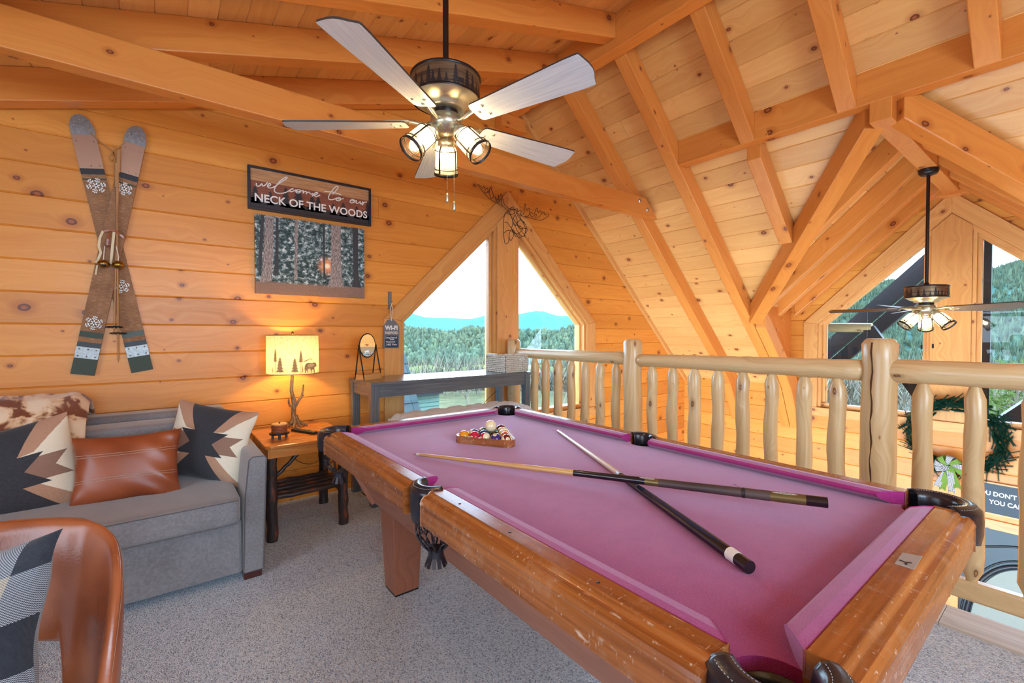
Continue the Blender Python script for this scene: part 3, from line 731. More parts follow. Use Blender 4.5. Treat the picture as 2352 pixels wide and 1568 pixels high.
# tie beam
m = MB(); y0 = 2.865
m.prism([(-2.6, y0, 2.515), (4.205, y0, 2.515), (4.00, y0, 2.70), (-2.6, y0, 2.70)], (0, .093, 0), g=(1, 0, 0))
tb = thing('tie_beam', 'long horizontal pine tie beam crossing below the left ceiling', 'beam', (0, y0, 2.515))
m.build('beam', M['beam'], tb, bevel=.006)
for x, z in ((3.90, 2.655), (4.03, 2.585)):
    m = MB(); m.lathe([(0, .012), (.014, .012), (.022, .006), (.024, 0)], (x, y0, z), (0, -1, 0), 12); m.build('bolt', M['steel'], tb)

# ============================================================ LOG RAILING
RXc = 2.90
rl = thing('log_railing', 'peeled log railing along the loft edge beside the pool table', 'railing', (RXc, 1.8, 0))
rs = random.Random(5)
def log(a, b, r0, r1, seg=14, nseg=14, name='rail', wob=.006, mat='log', chamf=None):
    a, b = Vector(a), Vector(b); P = []; R = []
    sd = Vector((rs.uniform(-1, 1), rs.uniform(-1, 1), rs.uniform(-1, 1)))
    for i in range(nseg + 1):
        t = i / nseg; P.append(a.lerp(b, t) + sd * wob * sin(pi * t * rs.choice((1, 1, 2)) if 0 < i < nseg else 0) * .6); R.append((r0 + (r1 - r0) * t) * (1 + rs.uniform(-.025, .025)))
    return P, R
def post(y, r, top, big=False):
    P, R = log((RXc, y, -.28), (RXc, y, top - r * .35), r, r * .98); P.append(Vector((RXc, y, top - .008))); R.append(r * .80); P.append(Vector((RXc, y, top))); R.append(r * .66)
    m = MB(); m.ring(P, R, 20); o = m.build('post', M['log'], rl)
    return o
post(3.69, .072, 1.235); post(2.19, .073, 1.252); 
# big post with its long drying crack
m = MB(); y, r, top = .662, .076, 1.272
P, R = log((RXc, y, -.28), (RXc, y, top - .03), r, r * .97, nseg=20)
P += [Vector((RXc, y, top - .008)), Vector((RXc, y, top))]; R += [r * .82, r * .66]
m.ring(P, R, 24); bp_ = m.build('post', M['log'], rl)
crk = MB(); cp_ = []
dirc = Vector((-RXc, -y, 0)).normalized(); ang0 = atan2(dirc.y, dirc.x)
for i in range(26):
    zz = top - .02 - i * .05; aa = ang0 - .42 - .05 * sin(i * 1.7); cp_.append(Vector((RXc + cos(aa) * r * .985, y + sin(aa) * r * .985, zz)))
crk.ring(cp_, [.0035 + .001 * sin(i * 2.1) for i in range(26)], 6); crk.build('drying_crack', flat('crack_shadow', lin(70, 34, 14), .9), bp_)
def rail(y0, y1, z0, z1, r0, r1, name='top_rail'):
    P, R = log((RXc, y0, z0), (RXc, y1, z1), r0, r1, nseg=22)
    P = [P[0] + (P[0] - P[1]) * .35] + P + [P[-1] + (P[-1] - P[-2]) * .35]; R = [R[0] * .55] + R + [R[-1] * .55]
    m = MB(); m.ring(P, R, 18); m.build(name, M['log'], rl)
rail(3.60, 2.24, 1.096, 1.100, .047, .052); rail(2.14, .74, 1.090, 1.105, .046, .056); rail(.60, -2.9, 1.110, 1.115, .058, .06)
m = MB()
for a0, b0 in ((3.64, 2.24), (2.14, .73), (.60, -2.9)):
    m = MB(); m.box((RXc - .03, b0, .085), (RXc + .03, a0, .175), g=(0, 1, 0)); m.build('bottom_rail', M['log'], rl, bevel=.012)
bal = [3.356, 3.197, 3.024, 2.856, 2.688, 2.521, 2.352, 2.012, 1.842, 1.674, 1.508, 1.347, 1.178, 1.001, .843, .494, .317, .14, -.03, -.2, -.37, -.54, -.71, -.88, -1.05]
for i, y in enumerate(bal):
    r = rs.uniform(.038, .043); P = []; R = []
    zt = 1.062
    for t, q in ((.170, .45), (.19, .62), (.225, 1.0)): P.append(Vector((RXc, y, t))); R.append(r * q)
    n = 9; ph = rs.random() * 6
    for k in range(1, n):
        t = k / n; P.append(Vector((RXc + .0035 * sin(ph + k * 1.3), y + .0035 * cos(ph * 2 + k), .225 + (1.0 - .225) * t))); R.append(r * (1.0 + .05 * sin(ph + k * 1.9) - .05 * t))
    for t, q in ((1.0, .97), (1.045, .60), (zt, .48)): P.append(Vector((RXc, y, t))); R.append(r * q)
    m = MB(); m.ring(P, R, 12); m.build('baluster', M['log'], rl)
for ob in rl.children:
    if ob.type == 'MESH' and ob.name.startswith(('baluster', 'post')):
        for p in ob.data.polygons: p.use_smooth = len(p.vertices) == 4
# ============================================================ POOL TABLE
X0, X1, Y0, Y1, ZR, ZBED = .715, 1.835, .27, 2.40, .80, .762
YM = (Y0 + Y1) / 2
pt_ = thing('pool_table', 'pool table with faded magenta cloth, scratched wooden rails and black leather pockets', 'pool table', ((X0 + X1) / 2, YM, 0))
# bed
def arc(c, r, a0, a1, n): return [(c[0] + r * cos(radians(a0 + (a1 - a0) * i / n)), c[1] + r * sin(radians(a0 + (a1 - a0) * i / n))) for i in range(n + 1)]
ci, si, rc_, rs_ = .012, -.018, .074, .060
out = []
aa = math.degrees(math.asin(ci / rc_))
out += arc((X0 + ci, Y0 + ci), rc_, 90 + aa, -aa, 14)[::1]
out += arc((X1 - ci, Y0 + ci), rc_, 180 + aa, 90 - aa, 14)
ab = math.degrees(math.acos(-si / rs_))
out += arc((X1 - si, YM), rs_, 180 + ab, 180 - ab, 12)
out += arc((X1 - ci, Y1 - ci), rc_, 270 + aa, 180 - aa, 14)
out += arc((X0 + ci, Y1 - ci), rc_, aa, -90 - aa, 14)
out += arc((X0 + si, YM), rs_, ab, -ab, 12)
m = MB(); b0 = len(m.v); n = len(out)
import mathutils.geometry as mg
tris = mg.tessellate_polygon([[Vector((x, y, 0)) for x, y in out]])
m.v += [Vector((x, y, ZBED)) for x, y in out]
for t in tris:
    a_, b_, c_ = [out[i] for i in t]
    if (b_[0] - a_[0]) * (c_[1] - a_[1]) - (b_[1] - a_[1]) * (c_[0] - a_[0]) < 0: t = t[::-1]
    m.face(t)
b1 = len(m.v); m.v += [Vector((x, y, ZBED - .028)) for x, y in out]
for i in range(n): j = (i + 1) % n; m.face((i, b1 + i, b1 + j, j)[::-1] if False else (b1 + i, i, j, b1 + j))
m.build('playing_surface', M['cloth'], pt_)
# rails: profile (outward offset, z)
RP = [(0, ZR), (.048, ZR), (.053, ZR - .004), (.057, ZR - .010), (.070, ZR - .012), (.079, ZR - .020), (.083, ZR - .030), (.081, ZR - .038), (.082, ZR - .048), (.082, ZR - .098), (.074, ZR - .102), (0, ZR - .102)]
CP = [(0, ZR - .001), (-.020, ZR + .000), (-.044, ZR - .004), (-.052, ZR - .011), (-.048, ZR - .019), (-.020, ZBED + .001), (0, ZBED + .001)]
def railseg(p0, p1, out_, e0, e1):
    """p0,p1: inner wood edge ends; out_: outward unit; e0,e1: how far the cushion nose is held back at each end"""
    p0, p1, out_ = Vector((*p0, 0)), Vector((*p1, 0)), Vector((*out_, 0)); d = (p1 - p0).normalized(); L = (p1 - p0).length
    def P(t, o, z): return p0 + d * t + out_ * o + Vector((0, 0, z))
    rt = MB(); off = (random.random() * 5, 0); rnd = (.5, .5, .5)
    sgn = 1 if d.cross(out_).z > 0 else -1
    acc = 0
    for i in range(len(RP)):
        a, b = RP[i], RP[(i + 1) % len(RP)]
        q = [P(0, *a), P(L, *a), P(L, *b), P(0, *b)]
        if sgn < 0: q = q[::-1]
        dl = math.hypot(a[0] - b[0], a[1] - b[1])
        base = len(rt.v); rt.v += q; uvq = [(0, acc), (L, acc), (L, acc + dl), (0, acc + dl)]
        if sgn < 0: uvq = uvq[::-1]
        rt.face(range(base, base + 4), [(u + off[0], v) for u, v in uvq], rnd, sm=False); acc += dl
    e = [P(0, *a) for a in RP]; rt.poly(e[::-1] if sgn > 0 else e, out_); e = [P(L, *a) for a in RP]; rt.poly(e if sgn > 0 else e[::-1], out_)
    o = rt.build('rail', M['rail'], pt_, bevel=.0025)
    ct = MB()
    def Q(end, o_, z):
        k = -o_ / .052
        t = (e0 * k) if end == 0 else (L - e1 * k)
        return P(t, o_, z)
    for i in range(len(CP)):
        a, b = CP[i], CP[(i + 1) % len(CP)]
        q = [Q(0, *a), Q(0, *b), Q(1, *b), Q(1, *a)]
        ct.poly(q if sgn > 0 else q[::-1], d)
    e = [Q(0, *a) for a in CP]; ct.poly(e if sgn > 0 else e[::-1], out_); e = [Q(1, *a) for a in CP]; ct.poly(e[::-1] if sgn > 0 else e, out_)
    ct.build('cushion', M['cloth'], pt_, bevel=.002)
    return o
cw, sw, ce, se = .080, .062, .060, .012
railseg((X0, Y0 + cw), (X0, YM - sw), (-1, 0), ce, se); railseg((X0, YM + sw), (X0, Y1 - cw), (-1, 0), se, ce)
railseg((X1, Y0 + cw), (X1, YM - sw), (1, 0), ce, se); railseg((X1, YM + sw), (X1, Y1 - cw), (1, 0), se, ce)
nr = railseg((X0 + cw, Y0), (X1 - cw, Y0), (0, -1), ce, ce); railseg((X0 + cw, Y1), (X1 - cw, Y1), (0, 1), ce, ce)
# sights and plate
m = MB()
m.prism([(1.325, .256, ZR + .0002), (1.338, .224, ZR + .0002), (1.250, .222, ZR + .0002), (1.250, .254, ZR + .0002)], (0, 0, .0012)); m.build('maker_plate', flat('dull_silver_plate', lin(172, 172, 174), .4, .25), pt_)
m = MB(); c = Vector((1.272, .240, ZR + .0016))
for a in (80, 200, 320):
    d = Vector((cos(radians(a)), sin(radians(a)), 0)); e = Vector((-d.y, d.x, 0))
    m.prism([c + d * .001 - e * .0015, c + d * .011 - e * .004, c + d * .012 + e * .001, c + d * .002 + e * .002], (0, 0, .0006))
m.build('plate_emblem', M['black'], pt_)
for x, y in ((X0 - .028, Y0 + .33), (X0 - .028, Y0 + .62), (X0 - .028, Y0 + .86), (X0 - .028, YM + .35), (X0 - .028, YM + .65), (X0 - .028, YM + .86)):
    m = MB(); m.lathe([(0, .0008), (.004, .0008), (.004, 0)], (x, y, ZR), (0, 0, 1), 12); m.build('rail_sight', M['black'], pt_)
# pockets
def pocket(c, ang, A, k):
    cx, cy_ = c
    pf = [(.050, .744), (.052, .775), (.056, .795), (.064, .804), (.076, .806), (.090, .801), (.101, .790), (.104, .765), (.103, .728), (.098, .700)]
    def S_(u, v):
        a = radians(ang + (u * 2 - 1) * A); t = v * (len(pf) - 1); i = min(int(t), len(pf) - 2); f_ = t - i
        r = pf[i][0] + (pf[i + 1][0] - pf[i][0]) * f_; z = pf[i][1] + (pf[i + 1][1] - pf[i][1]) * f_
        if v > .75: z += .012 * cos((u - .5) * 2 * pi * 1.0) * (v - .75) * 4 * -1
        return (cx + cos(a) * r * k, cy_ + sin(a) * r * k, z)
    m = MB(); m.grid(S_, 36, 27); pk = m.build('pocket', M['blackleather'], pt_, thick=.005)
    m = MB()
    for r, zz, n_, A2 in ((.067, .8075, 34, .93), (.092, .8035, 42, .90)):
        for i in range(n_):
            a = radians(ang - A * A2 + 2 * A * A2 * i / (n_ - 1)); tdir = Vector((-sin(a), cos(a), 0))
            p = Vector((cx + cos(a) * r * k, cy_ + sin(a) * r * k, zz)); m.bar(p - tdir * .0014 * k, p + tdir * .0014 * k, .0009, .0009)
    m.build('stitching', M['blackstitch'], pk)
    # liner and woven leather net
    m = MB(); rn0 = .058 * k
    m.lathe([(rn0, .748), (rn0 * 1.02, .715), (rn0 * 1.05, .690)], (cx, cy_, 0), (0, 0, 1), 24, cap=False); m.build('pocket_liner', M['blackleather'], pk, thick=.003)
    m = MB(); nk = 8; zt, zb_ = .70, .578
    def rad(t): return .062 * max(k, .92) * (1.0 + .16 * sin(pi * min(t * 1.1, 1)) - .55 * t ** 4)
    for s_ in (-1, 1):
        for j in range(nk):
            P = []
            for i in range(19):
                t = i / 18; a = 2 * pi * j / nk + s_ * t * 2 * pi / nk * 1.5 + s_ * .10 * sin(t * 6 * pi); P.append((cx + cos(a) * rad(t), cy_ + sin(a) * rad(t), zt + (zb_ - zt) * t))
            m.ring(P, .0030, 6)
    rb = rad(1)
    m.lathe([(rad(0) * 1.02, .712), (rad(0) * 1.02, .692)], (cx, cy_, 0), (0, 0, 1), 22, cap=False)
    m.lathe([(rb * 1.08, zb_ + .006), (rb * 1.0, zb_ - .012), (rb * 1.05, zb_ - .022)], (cx, cy_, 0), (0, 0, 1), 22)
    for j in range(11):
        a = 2 * pi * j / 11; d = Vector((cos(a), sin(a), 0)); p = Vector((cx, cy_, zb_ - .018)) + d * rb * .9
        m.obox(p + d * .006 + Vector((0, 0, -.016)), Vector((-d.y, d.x, 0)) * .0065, (d * .4 + Vector((0, 0, -1))).normalized() * .018, d * .0016)
    m.build('pocket_net', M['blackleather'], pk)
o_ = .012
pocket((X0 + o_, Y0 + o_), 225, 97, 1.0); pocket((X1 - o_, Y0 + o_), 315, 97, 1.0); pocket((X0 + o_, Y1 - o_), 135, 97, 1.0); pocket((X1 - o_, Y1 - o_), 45, 97, 1.0)
pocket((X0 + .004, YM), 180, 80, .80); pocket((X1 - .004, YM), 0, 80, .80)
# cabinet
m = MB(); a = (X0 + .02, Y0 + .02, X1 - .02, Y1 - .03); b = (.855, .43, 1.695, 2.235); zt, zb_ = .70, .43
m.hexa([(b[0], b[1], zb_), (b[2], b[1], zb_), (b[2], b[3], zb_), (b[0], b[3], zb_), (a[0], a[1], zt), (a[2], a[1], zt), (a[2], a[3], zt), (a[0], a[3], zt)], (0, 1, 0)); m.build('cabinet', M['cab'], pt_, bevel=.003)
for (xa, ya, xb, yb_) in ((a[0], a[1], b[0], b[1]), (a[2], a[1], b[2], b[1]), (a[0], a[3], b[0], b[3]), (a[2], a[3], b[2], b[3])):
    m = MB(); m.bar((xa, ya, zt), (xb, yb_, zb_), .028, .028, up=(1, 1, 0)); m.build('corner_strip', M['cab'], pt_, bevel=.006)
for lx in (.96, 1.59):
    for ly in (.52, 2.145):
        m = MB(); t, bt = .083, .064
        def ring_(h, r): return [(lx - h, ly - h, r), (lx + h, ly - h, r), (lx + h, ly + h, r), (lx - h, ly + h, r)]
        m.hexa(ring_(bt, .006) + ring_(t, .425), (0, 0, 1)); lg = m.build('leg', M['cab'], pt_, bevel=.006)
        m = MB(); m.hexa(ring_(.088, .418) + ring_(.098, .434), (0, 1, 0)); m.build('leg_cap', M['cab'], lg, bevel=.004)
        m = MB(); m.hexa(ring_(.062, .0) + ring_(.062, .008), (0, 1, 0)); m.build('foot_pad', M['black'], lg)

# ---------------------------------------------------------- triangle rack and balls
c0 = Vector((1.116, 1.923, 0)); c1 = Vector((1.286, 1.632, 0)); u = (c1 - c0).normalized(); w_ = Vector((-u.y, u.x, 0)); w_ = -w_ if w_.dot(Vector((1, 1, 0))) < 0 else w_
R_ = .0283; D = 2 * R_; side = 4 * D
mid = (c0 + c1) / 2; base0 = mid - u * side / 2 + w_ * (R_ + .014)
tr = [base0, base0 + u * side, base0 + u * side / 2 + w_ * side * sqrt(3) / 2]; cen = sum(tr, Vector()) / 3
def rounded(off, n=7):
    P = []
    for i in range(3):
        p = tr[i]; nx = (tr[(i + 1) % 3] - p).normalized(); pv = (tr[i - 1] - p).normalized()
        n1 = Vector((pv.y, -pv.x, 0)); n1 = n1 if n1.dot(p - cen) > 0 else -n1
        n2 = Vector((nx.y, -nx.x, 0)); n2 = n2 if n2.dot(p - cen) > 0 else -n2
        for k in range(n): t = k / (n - 1); P.append(p + (n1 * (1 - t) + n2 * t).normalized() * off)
    return P
io, oo = rounded(R_ + .0015), rounded(R_ + .0125); zl, zh = ZBED + .0005, ZBED + .036
m = MB(); nn = len(io)
for i in range(nn):
    j = (i + 1) % nn; Z = lambda p, z: Vector((p.x, p.y, z)); g = io[j] - io[i]
    cc = (io[i] + io[j]) / 2
    for q in ([Z(oo[i], zl), Z(oo[j], zl), Z(oo[j], zh), Z(oo[i], zh)], [Z(io[j], zl), Z(io[i], zl), Z(io[i], zh), Z(io[j], zh)], [Z(io[i], zh), Z(oo[i], zh), Z(oo[j], zh), Z(io[j], zh)], [Z(io[i], zl), Z(oo[i], zl), Z(oo[j], zl), Z(io[j], zl)]): m.poly(q, g if g.length > 1e-4 else (1, 0, 0))
import bmesh
rk = m.build('ball_rack', M['rail'], None, bevel=.0015, merge=True)
bm = bmesh.new(); bm.from_mesh(rk.data); bmesh.ops.recalc_face_normals(bm, faces=bm.faces); bm.to_mesh(rk.data); bm.free()
tag(rk, 'wooden triangle ball rack on the pool table cloth', 'rack')
BC = {1: (232, 150, 40), 2: (20, 70, 140), 3: (196, 24, 66), 4: (52, 36, 120), 5: (220, 96, 50), 6: (20, 104, 100), 7: (96, 26, 40), 8: (20, 20, 24)}
def ballmat(n):
    t = NT('ball_%s' % n); o = t.obj(); s_ = t.sep(o); wh = lin(238, 224, 188)
    if n == 'cue': return t.surf(lin(236, 220, 180), .08, 0, .6, None, Coat_Weight=.5)
    c = lin(*BC[n if n < 9 else n - 8]); col = c
    if n > 8: col = t.mix(t.math('GREATER_THAN', t.math('ABSOLUTE', s_[2]), .0145), c, wh)
    r = t.math('SQRT', t.math('ADD', t.math('POWER', s_[1], 2.0), t.math('POWER', s_[2], 2.0)))
    spot = t.math('LESS_THAN', r, .0098)
    col = t.mix(spot, col, wh) if not isinstance(col, tuple) else t.mix(spot, c, wh)
    return t.surf(col, .08, 0, .6, None, Coat_Weight=.5)
def text_mesh(txt, size, mat, M4, name, parent, ext=.0004, bold=0.0, align='CENTER', sx=1.0):
    cu = bpy.data.curves.new('tmp', 'FONT'); cu.body = txt; cu.size = size; cu.extrude = ext; cu.offset = bold; cu.align_x = align; cu.align_y = 'CENTER'; cu.resolution_u = 3
    ob = bpy.data.objects.new('tmp', cu); COL.objects.link(ob); dg = bpy.context.evaluated_depsgraph_get(); dg.update()
    me = bpy.data.meshes.new_from_object(ob.evaluated_get(dg)); bpy.data.objects.remove(ob, do_unlink=True)
    me.materials.clear(); me.materials.append(mat); me.name = name
    me.transform(Matrix.Diagonal((sx, 1, 1, 1)))
    me.transform(M4)
    if parent: me.transform(Matrix.Translation(-wloc(parent)))
    o = bpy.data.objects.new(name, me); COL.objects.link(o)
    if parent: o.parent = parent
    return o
def frame(o, x, y):   # matrix from plane axes
    x = Vector(x).normalized(); y = Vector(y); y = (y - x * y.dot(x)).normalized(); z = x.cross(y)
    return Matrix(((x.x, y.x, z.x, o[0]), (x.y, y.y, z.y, o[1]), (x.z, y.z, z.z, o[2]), (0, 0, 0, 1)))
order = [[1, 3, 11, 4, 15], [10, 2, 8, 13], [6, 14, 9], [5, 12], [7]]
fulln = {1: 'yellow-orange', 2: 'solid blue', 3: 'solid red', 4: 'solid purple', 5: 'solid orange', 6: 'solid green', 7: 'solid maroon', 8: 'solid black', 9: 'yellow-striped', 10: 'blue-striped', 11: 'red-striped', 12: 'purple-striped', 13: 'orange-striped', 14: 'green-striped', 15: 'maroon-striped'}
rown = ['front row', 'second row', 'third row', 'fourth row', 'far tip']
tilt = {1: (-35, 40, 20), 3: (30, -60, 80), 11: (80, 20, 10), 4: (-10, 60, 30), 15: (10, 20, 70), 10: (-20, 50, 40), 13: (0, 40, 10)}
rb_ = random.Random(11)
for r, row in enumerate(order):
    for k, n_ in enumerate(row):
        c = base0 + u * (D * k + R_ * r) + w_ * (D * r * sqrt(3) / 2) + Vector((0, 0, ZBED + R_))
        bo = MB(); bo.ball((0, 0, 0), R_ - .0002, 28, 18)
        b_ = bo.build('billiard_ball', ballmat(n_), None); 
        b_.location = c
        # number spot turned to +X of the ball
        va = Vector((0, 0, CAMH)) - c; az = math.degrees(atan2(va.y, va.x))
        if n_ in (1, 15, 10, 4): el = {1: -12, 15: 22, 10: 35, 4: 62}[n_]; az += {1: -35, 15: 12, 10: 10, 4: -20}[n_]; ro = {1: 40, 15: -80, 10: 60, 4: 10}[n_]
        else: el = rb_.uniform(-60, 80); az = rb_.uniform(0, 360); ro = rb_.uniform(0, 180)
        Rm = Matrix.Rotation(radians(az), 4, 'Z') @ Matrix.Rotation(radians(-el), 4, 'Y') @ Matrix.Rotation(radians(ro), 4, 'X')
        b_.rotation_euler = Rm.to_euler()
        tag(b_, '%s billiard ball, %s of the rack, %s' % (fulln[n_], rown[r], 'at the far corner' if r == 4 else ['first from the left', 'second from the left', 'third from the left', 'fourth from the left', 'at the right corner'][k]), 'ball', 'billiard balls in the rack')
        tx = text_mesh(str(n_), .012, M['black'], frame((R_ - .0006, 0, 0), (0, 1, 0), (0, 0, 1)), 'number', None, .0004); tx.parent = b_
cb = MB(); cb.ball((0, 0, 0), R_, 32, 20); cue_b = cb.build('cue_ball', ballmat('cue'), None)
cbp = base0 + u * (D * 2.0 + 0 * R_) + w_ * (D * 1.15) 
# rests in the dimple between three balls of the second and third rows
tri3 = [base0 + u * (D * 1 + R_) + w_ * (D * sqrt(3) / 2), base0 + u * (D * 2 + R_) + w_ * (D * sqrt(3) / 2), base0 + u * (D * 1 + R_ * 2) + w_ * (D * sqrt(3))]
q = sum(tri3, Vector()) / 3; cue_b.location = (q.x, q.y, ZBED + R_ + D * sqrt(2 / 3)); tag(cue_b, 'plain cream cue ball sitting on top of the racked balls', 'ball')

# ---------------------------------------------------------- cue sticks
def cue(name, tip, butt, label, segs):
    tip, butt = Vector(tip), Vector(butt); d = (butt - tip); L = d.length; d.normalize()
    rt = thing(name, label, 'cue stick', tuple((tip + butt) / 2))
    def rad(t): return .0062 + .0088 * min(1, t / .95)
    for nm_, t0, t1, mt, dr in segs:
        P = []; R = []; n_ = max(2, int((t1 - t0) * 20))
        for i in range(n_ + 1): t = t0 + (t1 - t0) * i / n_; P.append(tip + d * L * t); R.append(rad(t) + dr)
        m = MB(); m.ring(P, R, 20); m.build(nm_, mt, rt)
    return rt
shaftw = flat('maple_cue_shaft', lin(206, 160, 104), .25, 0, .6); shaft2 = flat('pale_maple_cue_shaft', lin(222, 206, 184), .22, 0, .6)
cue_black = flat('gloss_black_cue', lin(26, 24, 30), .15, 0, .6); cue_brown = leather('speckled_brown_wrap', lin(58, 44, 44), lin(78, 62, 58), .5, 400, .4)
cue_blue = flat('blue_pearl_cue', lin(30, 52, 92), .15, .2, .6); gold = flat('brass_toned_sleeve', lin(120, 104, 66), .35, .6)
def scroll(p, d, up, L, rt):
    m = MB(); s_ = up.cross(d).normalized()
    for sg in (-1, 1):
        for ph in (0, 1):
            P = [p + d * (L * (t / 24 - .5)) + s_ * sg * (.0032 * abs(sin(pi * t / 24 * 3 + ph * pi / 2)) + .0004) * (1 - abs(t / 12 - 1) ** 2) + up * 0 for t in range(25)]
            m.ring(P, .00035, 4)
    m.build('scroll_inlay', M['offwhite'], rt)
tipA, buttA = Vector((.881, 1.810, .7685)), at(1901, 1154, 2, .820)
ca = cue('cue_stick', tipA, buttA, 'pool cue with amber shaft and brown wrapped butt lying across the other cue', [
    ('ferrule', 0, .012, M['offwhite'], 0), ('shaft', .012, .49, shaftw, 0), ('joint_collar', .49, .515, cue_black, .0006), ('forearm', .515, .66, cue_black, 0), ('sleeve', .66, .69, gold, .0002), ('wrap', .69, .905, cue_brown, .0004), ('butt_sleeve', .905, .965, gold, .0002), ('bumper', .965, 1.0, cue_black, 0)])
d_ = (buttA - tipA).normalized(); L_ = (buttA - tipA).length; upv = Vector((-.25, -.45, .86)); upv = (upv - d_ * upv.dot(d_)).normalized()
scroll(tipA + d_ * L_ * .93 + upv * .0157, d_, upv, .062, ca); scroll(tipA + d_ * L_ * .665 + upv * .0133, d_, upv, .05, ca)
m = MB(); c = tipA + d_ * L_ * .855
for k in range(3): m.ring([c + d_ * (.004 * k) + (upv * cos(a) + d_.cross(upv) * sin(a)) * .0158 for a in [2 * pi * i / 16 for i in range(16)]], .0008, 5, closed=True)
m.ring([c + upv * .016, c + upv * .022 + d_ * -.01, c + upv * .030 + d_ * -.022], .0006, 5); m.build('cord_tie', M['plastic'], ca)
tipB, buttB = Vector((1.701, 1.777, .7685)), Vector((1.031, .460, .7775))
cb2 = cue('cue_stick', tipB, buttB, 'pool cue with pale shaft and blue-black butt lying under the other cue', [
    ('ferrule', 0, .012, M['white'], 0), ('shaft', .012, .53, shaft2, 0), ('joint_collar', .53, .545, M['steel'], .0005), ('forearm', .545, .955, cue_black, 0), ('butt_ring', .955, .975, M['white'], .0004), ('bumper', .975, 1.0, cue_black, 0)])
d2 = (buttB - tipB).normalized(); L2 = (buttB - tipB).length; up2 = Vector((-.35, .1, .93)); up2 = (up2 - d2 * up2.dot(d2)).normalized(); s2_ = up2.cross(d2)
m = MB()
for off, w2, mt in ((0, .0045, 0),):
    P0 = tipB + d2 * L2 * .60; P1 = tipB + d2 * L2 * .95
    def cp(t, k): p = P0.lerp(P1, t); r = .0064 + .0088 * (.6 + .35 * t) / .95; a = k * .42; return p + (up2 * cos(a) + s2_ * sin(a)) * (r + .0002)
    m.grid(lambda a_, b_: cp(b_, (a_ * 2 - 1) * min(1, .15 + b_ * 4) * min(1, (1 - b_) * 5 + .1)), 6, 20)
m.build('blue_inlay', cue_blue, cb2)
# ============================================================ SOFA
sf = thing('sofa', 'grey-brown fabric sofa against the pine wall below the crossed skis', 'sofa', (-.65, 3.2, 0))
SX0, SX1 = -1.74, .44
m = MB(); m.box((SX0 + .11, 2.715, .045), (.325, 3.70, .325), g=(1, 0, 0)); m.build('base', M['sofa'], sf, bevel=.012)
def arm(x_in, x_out, s_):
    m = MB(); yf, yb_ = 2.70, 3.66
    prof = [(x_out - s_ * .018, .042), (x_out, .60), (x_out + s_ * .002, .632), (x_out - s_ * .008, .645), (x_out - s_ * .066, .648), (x_out - s_ * .082, .632), (x_out - s_ * .100, .46), (x_out - s_ * .112, .042)]
    m.prism([(x, yf, z) for x, z in prof], (0, yb_ - yf, 0), g=(0, 1, 0)); o = m.build('arm', M['sofa'], sf, bevel=.012, bseg=3)
    m = MB(); m.ring([(x, yf - .001, z) for x, z in prof], .0022, 6, closed=True); m.build('seam', M['sofapipe'], o)
arm(.33, .441, 1); arm(SX0 + .11, SX0, -1)
def cushion(x0, x1, y0, y1, z0, z1, name, puff=.018, mat='sofa', seam=True, n=(26, 18)):
    m = MB(); hx, hy, hz = (x1 - x0) / 2, (y1 - y0) / 2, (z1 - z0) / 2; c = Vector(((x0 + x1) / 2, (y0 + y1) / 2, (z0 + z1) / 2))
    sg = lambda v, e: math.copysign(abs(v) ** e, v)
    def S_(u_, v_):
        th = -pi / 2 + pi * v_; ph = 2 * pi * u_; ce_, se_ = sg(cos(th), .14), sg(sin(th), .16); cp2, sp2 = sg(cos(ph), .07), sg(sin(ph), .07)
        x, y, z = ce_ * cp2, ce_ * sp2, se_
        k = 1 + puff / hz * max(0, 1 - x * x) * max(0, 1 - y * y) if abs(z) > .5 else 1
        return c + Vector((x * hx, y * hy, z * hz * k))
    m.grid(S_, 128, 48, closedu=True); o = m.build(name, M[mat], sf)
    return o
sc_ = cushion(SX0 + .125, .318, 2.645, 3.40, .328, .465, 'seat_cushion', .010)
m = MB(); m.ring([(SX0 + .14, 2.640, .452), (-.6, 2.640, .452), (.30, 2.640, .452)], .0022, 6); m.ring([(SX0 + .14, 2.640, .336), (-.6, 2.640, .336), (.30, 2.640, .336)], .0022, 6); m.build('seam', M['sofapipe'], sc_)
m = MB(); m.box((SX0 + .08, 3.50, .32), (.335, 3.67, .815), g=(1, 0, 0)); m.build('back_frame', M['sofa'], sf, bevel=.03, bseg=4)
cushion(-.66, .372, 3.28, 3.50, .46, .772, 'back_cushion', .015); cushion(SX0 + .10, -.665, 3.28, 3.50, .46, .775, 'back_cushion', .015)
for x, y in ((.375, 2.755), (SX0 + .065, 2.755), (.375, 3.60), (SX0 + .065, 3.60)):
    m = MB(); m.box((x - .042, y - .04, 0), (x + .042, y + .04, .046), g=(1, 0, 0)); m.build('foot', M['rust'] if False else flat('dark_cherry_foot', lin(76, 36, 30), .3), sf, bevel=.004)

